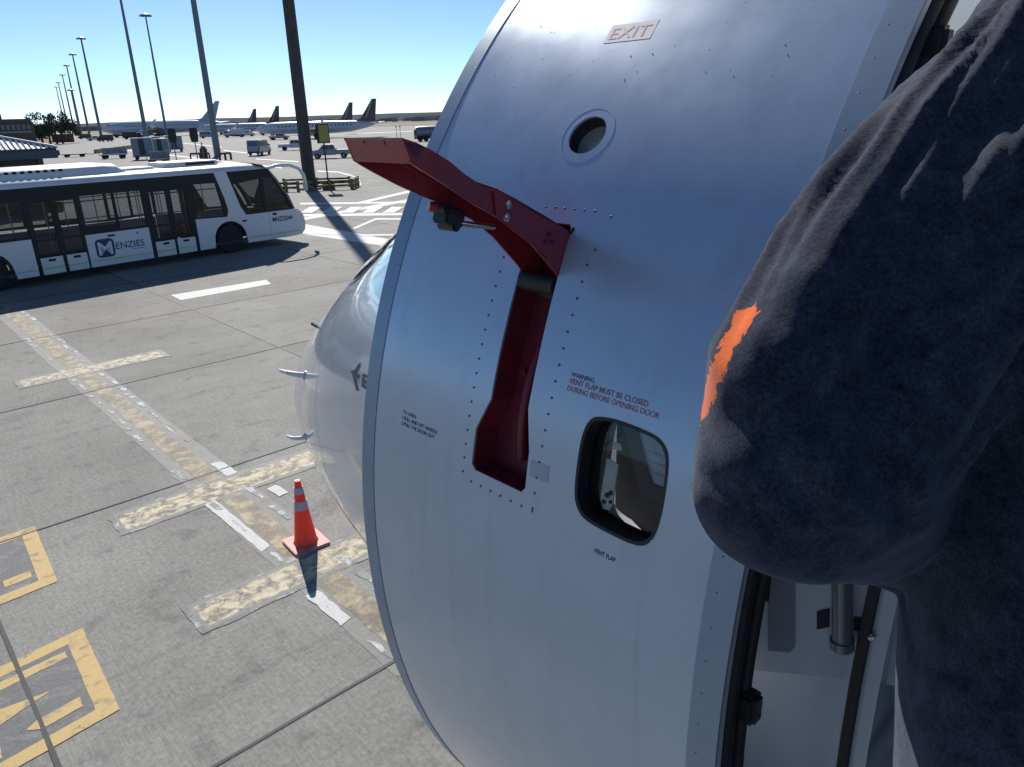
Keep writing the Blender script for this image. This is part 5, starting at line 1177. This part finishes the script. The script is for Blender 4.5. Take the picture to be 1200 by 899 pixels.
# distant service vehicles, one by one
dist_v = [(112, 165, 12, 'low white car at the foot of the nearest left mast', 'p', M_vw), (124, 166, 170, 'dark car right of the nearest left mast on the far apron', 'v', M_vd), (100, 163, 200, 'dark van between the left row of masts', 'v', M_vd),
          (143, 161, 10, 'dark red brown truck below the nose of the left widebody', 't', M_rb), (156, 163, 15, 'second dark truck below the left widebody, near the tall mast', 't', M_vd), (178, 160, 185, 'dark pickup in front of the left widebody', 'p', M_vd),
          (244, 162, 8, 'grey van left of the wide gap behind the front mast', 'v', M_vs), (275, 161, 190, 'white truck under the bright wing of the middle airliner', 't', M_vw), (290, 160, 5, 'pale van beside the white truck under the middle airliner', 'v', M_vw), (316, 158.5, 12, 'green grey truck under the rear of the middle airliner', 't', M_cont), (328, 164, 0, 'low grey tractor on the open apron', 'p', M_vs)]
for x, y, r_, lb, k, m_ in dist_v:
    f_ = {'p': pickup, 'v': van, 't': truck}[k]
    if k == 't': f_(at(x, y), radians(r_), lb, m_=m_)
    else: f_(at(x, y), radians(r_), lb, m_)

# parked airliners ----------------------------------------------------------------
M_jw = mat('jet_white', (.50, .54, .60), .3, coat=.6, var=.03); M_jb = mat('jet_blue_belly', (.16, .22, .36), .35, coat=.4); M_win = mat('jet_window_dark', (.02, .03, .06), .2)
def fin_mat(name, lo, hi, z0, z1):
    M = mat(name, hi, .4, coat=.3); nt = M.node_tree; g = N(nt, 'ShaderNodeTexCoord'); s_ = N(nt, 'ShaderNodeSeparateXYZ'); nt.links.new(g.outputs['Object'], s_.inputs[0])
    r = N(nt, 'ShaderNodeMapRange'); r.inputs[1].default_value = z0; r.inputs[2].default_value = z1; nt.links.new(s_.outputs[2], r.inputs[0])
    c = N(nt, 'ShaderNodeValToRGB'); c.color_ramp.elements[0].color = (*lo, 1); c.color_ramp.elements[1].color = (*hi, 1); nt.links.new(r.outputs[0], c.inputs[0]); nt.links.new(c.outputs[0], nt.nodes['Principled BSDF'].inputs['Base Color']); return M
M_finA = fin_mat('fin_maroon_navy', (.11, .02, .035), (.015, .022, .045), 4.4, 6.8)
M_finW = mat('fin_pale_slate', (.30, .34, .40), .4, coat=.3); M_feather = mat('fin_pale_feather', (.45, .42, .36), .5)
def jet(label, tail_px, D, rz, L_, dia, finh, mfin, feathers=True, group=None, mbelly=None, wl_=1.0, finch=None, swp=.12):
    """tail at given pixel column at distance D; rz heading of the nose (world z angle)"""
    r = ray(*tail_px); a_ = atan2(r.x, r.y); tp = V3((D*sin(a_), D*cos(a_), 0)); nd = V3((cos(rz), sin(rz), 0))
    t = thing('parked_airliner', label, 'aircraft', tp+nd*(L_*.5), rz, group)
    h = L_/2; R = dia/2; zc = dia*.5+1.25
    prof = [(h, .02), (h-.35*dia, R*.42), (h-.8*dia, R*.72), (h-1.5*dia, R*.96), (h-2.2*dia, R), (-h*.30, R), (-h*.55, R*.92), (-h*.8, R*.55), (-h*.97, R*.16), (-h, .05)]
    seg = 24; vs = []; 
    for x, rr_ in prof:
        dz = (R-rr_)*(.55 if x < 0 else -.25)
        vs += [V3((x, rr_*cos(2*pi*k/seg), zc+dz+rr_*sin(2*pi*k/seg))) for k in range(seg)]
    n = len(prof); f = [(i*seg+k, i*seg+(k+1) % seg, (i+1)*seg+(k+1) % seg, (i+1)*seg+k) for i in range(n-1) for k in range(seg)]
    MB().add(vs, f).build('fuselage', M_jw, t, smooth=60)
    fc = finch or dia*1.35; fx = -h*.74
    fin = [(fx+fc*.55, zc+R*.85), (fx+fc*.12, zc+R*1.2), (fx-fc*(.60+swp), zc+R+finh), (fx-fc*(.88+swp), zc+R+finh), (fx-fc*.82, zc+R*.7)]
    fo = MB().prism(fin, 'y', -.14, .14).build('tail_fin', mfin, t)
    if feathers:
        for k in range(5):
            q = V3((fx-fc*(.30+.09*k), 0, zc+R+finh*(.12+.16*k))); d1 = V3((-.25, 0, .5))*finh*.34; d2 = V3((.40, 0, .05))*finh*.22
            for s in (-1, 1): MB().add([q+V3((0, s*.16, 0)), q+d1+V3((0, s*.16, 0)), q+d2+V3((0, s*.16, 0))], [(0, 1, 2)]).build('fin_feather', M_feather, fo)
    for s in (-1, 1):
        def surf(name, pts, th, m_=M_jw): return MB().add([(x, y, z+th) for x, y, z in pts]+[(x, y, z-th) for x, y, z in pts], [(0, 1, 2, 3), (7, 6, 5, 4), (0, 4, 5, 1), (1, 5, 6, 2), (2, 6, 7, 3), (3, 7, 4, 0)]).build(name, m_, t)
        surf('wing', [(h*.22, s*R*.7, zc-R*.5), (-h*.14, s*R*.7, zc-R*.5), (-h*.34, s*h*.86*wl_, zc+R*.3), (-h*.27, s*h*.86*wl_, zc+R*.3)], .12)
        MB().prism([(-h*.27, zc+R*.3), (-h*.34, zc+R*.3), (-h*.40, zc+R*.3+dia*.45), (-h*.37, zc+R*.3+dia*.45)], 'y', s*h*.86*wl_-.06, s*h*.86*wl_+.06).build('winglet', M_jw, t)
        surf('stabilizer', [(-h*.78, s*R*.3, zc+R*.35), (-h*.97, s*R*.3, zc+R*.35), (-h*1.03, s*h*.33, zc+R*.6), (-h*.95, s*h*.33, zc+R*.6)], .08)
        e = MB().lathe([(dia*.18, 1.6*dia*.3), (dia*.25, 1.4*dia*.3), (dia*.26, 0), (dia*.14, -1.6*dia*.3)], (h*.12, s*h*.28, zc-R*.95), 'x', 18).build('engine', M_jb, t, smooth=50); MB().lathe([(dia*.19, 1.61*dia*.3), (dia*.19, 1.5*dia*.3)], (h*.12, s*h*.28, zc-R*.95), 'x', 16).build('fan', M_vd, e)
        for k in range(int(L_*.62/1.0)):
            MB().bb((h-2.3*dia-k*1.0-.16, s*(R*.985)-.03, zc+R*.12), (h-2.3*dia-k*1.0+.16, s*(R*.985)+.03, zc+R*.12+.42)).build('cabin_window', M_win, t) if s*1 > 0 or True else None
        MB().tube([(-h*.02, s*dia*.7, 0.6), (-h*.02, s*dia*.7, zc-R*.5)], .16, 8).build('main_gear_leg', M_vd, t); MB().lathe([(.3, -.3), (.6, -.28), (.6, .28), (.3, .3)], (-h*.02, s*dia*.7, .6), 'y', 14).build('main_wheel', M_tyre, t)
    MB().tube([(h-1.4*dia, 0, .4), (h-1.4*dia, 0, zc-R*.6)], .12, 8).build('nose_gear_leg', M_vd, t); MB().lathe([(.2, -.2), (.42, -.18), (.42, .18), (.2, .2)], (h-1.4*dia, 0, .42), 'y', 14).build('nose_wheel', M_tyre, t)
    MB().add([(h-.72*dia, -R*.5, zc+R*.42), (h-.72*dia, R*.5, zc+R*.42), (h-.95*dia, R*.45, zc+R*.72), (h-.95*dia, -R*.45, zc+R*.72)], [(0, 1, 2, 3)]).build('windshield', M_win, t)
    return t
gA = 'parked airliners with dark maroon and navy tails'
jet('nearest parked airliner with dark maroon tail, right of the thick dark mast', (444, 141), 205, radians(180-4), 33, 3.0, 5.0, M_finA, group=gA)
jet('parked airliner whose dark tail stands just left of the nearest maroon tail', (416, 141), 262, radians(180-8), 33, 3.0, 5.4, M_finA, group=gA)
jet('parked airliner with dark tail just left of the thick dark mast', (330, 143), 300, radians(180-6), 33, 3.0, 5.6, M_finA, group=gA)
jet('farthest small dark tailed airliner in the middle of the row', (303, 144), 350, radians(180-6), 33, 3.0, 5.6, M_finA, group=gA)
jet('long widebody with slate tail at the left, behind the front floodlight mast', (258, 146), 350, radians(180-3), 52, 5.0, 7.0, M_finW, False, None, finch=6.0, swp=.45)
if 0: jet('bright white airliner between the slate tail and the dark tails', (345, 144), 420, radians(180-2), 48, 4.6, 6.5, M_jw, False, None)

# left: terminal, trees, bank, road
M_tb = mat('terminal_wall', (.07, .075, .085), .7, var=.3, vscale=.3); M_tb2 = mat('terminal_wall_brown', (.10, .075, .065), .7, var=.3, vscale=.3); M_pl = mat('pale_fascia', (.30, .30, .29), .6)
def px_box(x0, x1, D, z0, z1, dep): 
    r0, r1 = ray(x0, 150), ray(x1, 150); a0, a1 = atan2(r0.x, r0.y), atan2(r1.x, r1.y)
    A = V3((D*sin(a0), D*cos(a0), 0)); B = V3((D*sin(a1), D*cos(a1), 0)); return A, B
A, B = px_box(-40, 40, 240, 0, 0, 0); tb = thing('terminal_building', 'dark two storey terminal building behind the ribbed shelter at the left edge', 'building', A, atan2(B.y-A.y, B.x-A.x)); L_ = (B-A).length
MB().bb((0, 0, 0), (L_, 20, 6.2)).build('wall', M_tb2, tb); MB().bb((-.5, -.5, 6.2), (L_*.98, 20, 7.0)).build('roof', M_tb, tb); MB().bb((0, 2, 7.0), (L_*.55, 18, 8.3)).build('upper_storey', M_tb, tb)
MB().bb((L_*.10, 1, 3.6), (L_*.95, -.06, 4.0)).build('canopy', M_pl, tb)
for k in range(12): MB().bb((L_*(.04+k*.078), -.05, 4.4), (L_*(.09+k*.078), .02, 5.6)).build('window', M_vg, tb)
MB().tube([(L_*.45, 6, 8.3), (L_*.45, 6, 12.5)], .25, 6).build('mast_aerial', M_tb, tb)
A, B = px_box(58, 84, 300, 0, 0, 0); lb_ = thing('low_building', 'low reddish building beside the trees at the foot of the mast row', 'building', A, atan2(B.y-A.y, B.x-A.x)); L_ = (B-A).length
MB().bb((0, 0, 0), (L_, 10, 2.6)).build('wall', mat('reddish_wall', (.16, .06, .05), .8, var=.2), lb_); MB().prism([(-.4, 2.6), (10.4, 2.6), (5, 3.9)], 'x', -.3, L_+.3).build('roof', M_tb, lb_)
for k in range(5): MB().bb((L_*(.08+k*.18), -.05, .9), (L_*(.17+k*.18), .02, 2.0)).build('window', M_vg, lb_)
M_leaf = mat('foliage', (.045, .060, .035), .8, var=.45, vscale=1.2); M_trunk = mat('trunk', (.06, .045, .035), .9, var=.3)
def tree(x, D, h, w_, label, sd):
    h *= .92
    r = ray(x, 150); a_ = atan2(r.x, r.y); t = thing('tree', label, 'tree', (D*sin(a_), D*cos(a_), 0), 0, 'trees beyond the ribbed shelter'); rn = random.Random(sd)
    mb = MB().tube([(0, 0, 0), (.1, 0, h*.45), (.2, .1, h*.75)], [.35, .25, .1], 8)
    for k in range(5): q = 2*pi*k/5; mb.tube([(.1, 0, h*.4), (w_*.3*cos(q), w_*.3*sin(q), h*.7)], [.15, .05], 5)
    mb.build('trunk', M_trunk, t); cb = MB()
    cl = [(rn.uniform(-w_/2, w_/2), rn.uniform(-w_/2, w_/2), rn.uniform(h*.4, h*.95), rn.uniform(.5, 1.0)*w_*.22) for _ in range(14)]
    for cx, cy, cz, cr in cl:
        for _ in range(130):
            d = V3((rn.gauss(0, 1), rn.gauss(0, 1), rn.gauss(0, .8))).normalized()*cr*rn.uniform(.55, 1.15); c = V3((cx, cy, cz))+d
            u = V3((rn.gauss(0, 1), rn.gauss(0, 1), rn.gauss(0, 1))).normalized(); v_ = u.orthogonal().normalized(); s_ = rn.uniform(.14, .34)
            cb.add([c-u*s_, c+v_*s_*.7, c+u*s_, c-v_*s_*.7], [(0, 1, 2, 3)])
    cb.build('crown', M_leaf, t)
tree(63, 270, 9.5, 9, 'tallest dark tree between the terminal and the mast row', 1); tree(70, 275, 7.5, 7, 'bushy dark tree at the foot of the mast row', 2); tree(46, 255, 6.5, 8, 'low dark tree against the end of the terminal', 3); tree(55, 262, 5.8, 6, 'small round tree left of the tallest dark tree', 4)
# grass bank with a path
M_grass = mat('dry_grass', (.17, .125, .05), .95, var=.35, vscale=.25, bump=.3, bscale=2)
bank = MB(); cpx = [(20, 172), (45, 170), (66, 168), (76, 162), (72, 158), (45, 158), (20, 160)]
P = [at(x, y, .0) for x, y in cpx]; c = sum(P, V3())/len(P)
bank.add([tuple(p) for p in P]+[tuple(p*.55+c*.45+UP*1.3) for p in P], [(i, (i+1) % 7, 7+(i+1) % 7, 7+i) for i in range(7)]+[tuple(range(7, 14))])
tag(bank.build('grass_bank', M_grass), kind='structure')
mb = MB(); 
for k in range(8):
    pass
# far field: brown grass strips, distant town, hills
def strip(name, y0, y1, X, m_, z, lab=None):
    o = MB().add([(-X, y0, z), (X, y0, z), (X*1.2, y1, z), (-X*1.2, y1, z)], [(0, 1, 2, 3)]).build(name, m_); return tag(o, kind='structure')
strip('grass_field', 470, 1300, 2500, M_grass, .004)
strip('taxiway', 560, 640, 2600, M_conc, .05)
M_hill = mat('far_hill', (.050, .066, .085), .95, spec=.05, var=.5, vscale=.012, bump=.2, bscale=.05)  # bluish base colour carries the distance haze, no air volume
def hills(y, amp, base, X, sd, m_, name='hills'):
    rn = random.Random(sd); n = 160; mb = MB(); hs = [base+amp*(noise.noise(V3((k*.09, sd, 0)))*.6+.4*noise.noise(V3((k*.31, sd+5, 0)))) for k in range(n+1)]
    vs = []
    for k in range(n+1):
        x = -X+2*X*k/n; vs += [(x, y, -1), (x, y+60, hs[k]*.8), (x, y+180, hs[k]), (x, y+500, hs[k]*.9-1)]
    mb.add(vs, [(4*k+j, 4*k+4+j, 4*k+5+j, 4*k+1+j) for k in range(n) for j in range(3)]); return tag(mb.build(name, m_, smooth=80), kind='structure')
hills(1300, 5, 13, 3500, 3, M_hill); hills(2600, 14, 22, 6000, 8, mat('far_ridge', (.07, .095, .13), .95, spec=.05, var=.3, vscale=.01), 'far_ridge')  # ridge tinted bluer still, haze put into its colour
ground = MB().add([(-9000, 880, -.6), (9000, 880, -.6), (9000, 9000, -.6), (-9000, 9000, -.6)], [(0, 1, 2, 3)]).build('ground', M_grass); tag(ground, kind='structure')
tw = MB(); rn = random.Random(9)
for k in range(420):
    x = rn.uniform(-1500, 900); y = rn.uniform(1020, 1290); w_ = rn.uniform(6, 22); h_ = rn.uniform(2.5, 6)
    tw.bb((x, y, -.5), (x+w_, y+8, h_)); 
tag(tw.build('distant_town', mat('distant_houses', (.30, .27, .25), .8, var=.6, vscale=.02)), 'distant low houses along the foot of the hills', 'houses', kind='stuff')
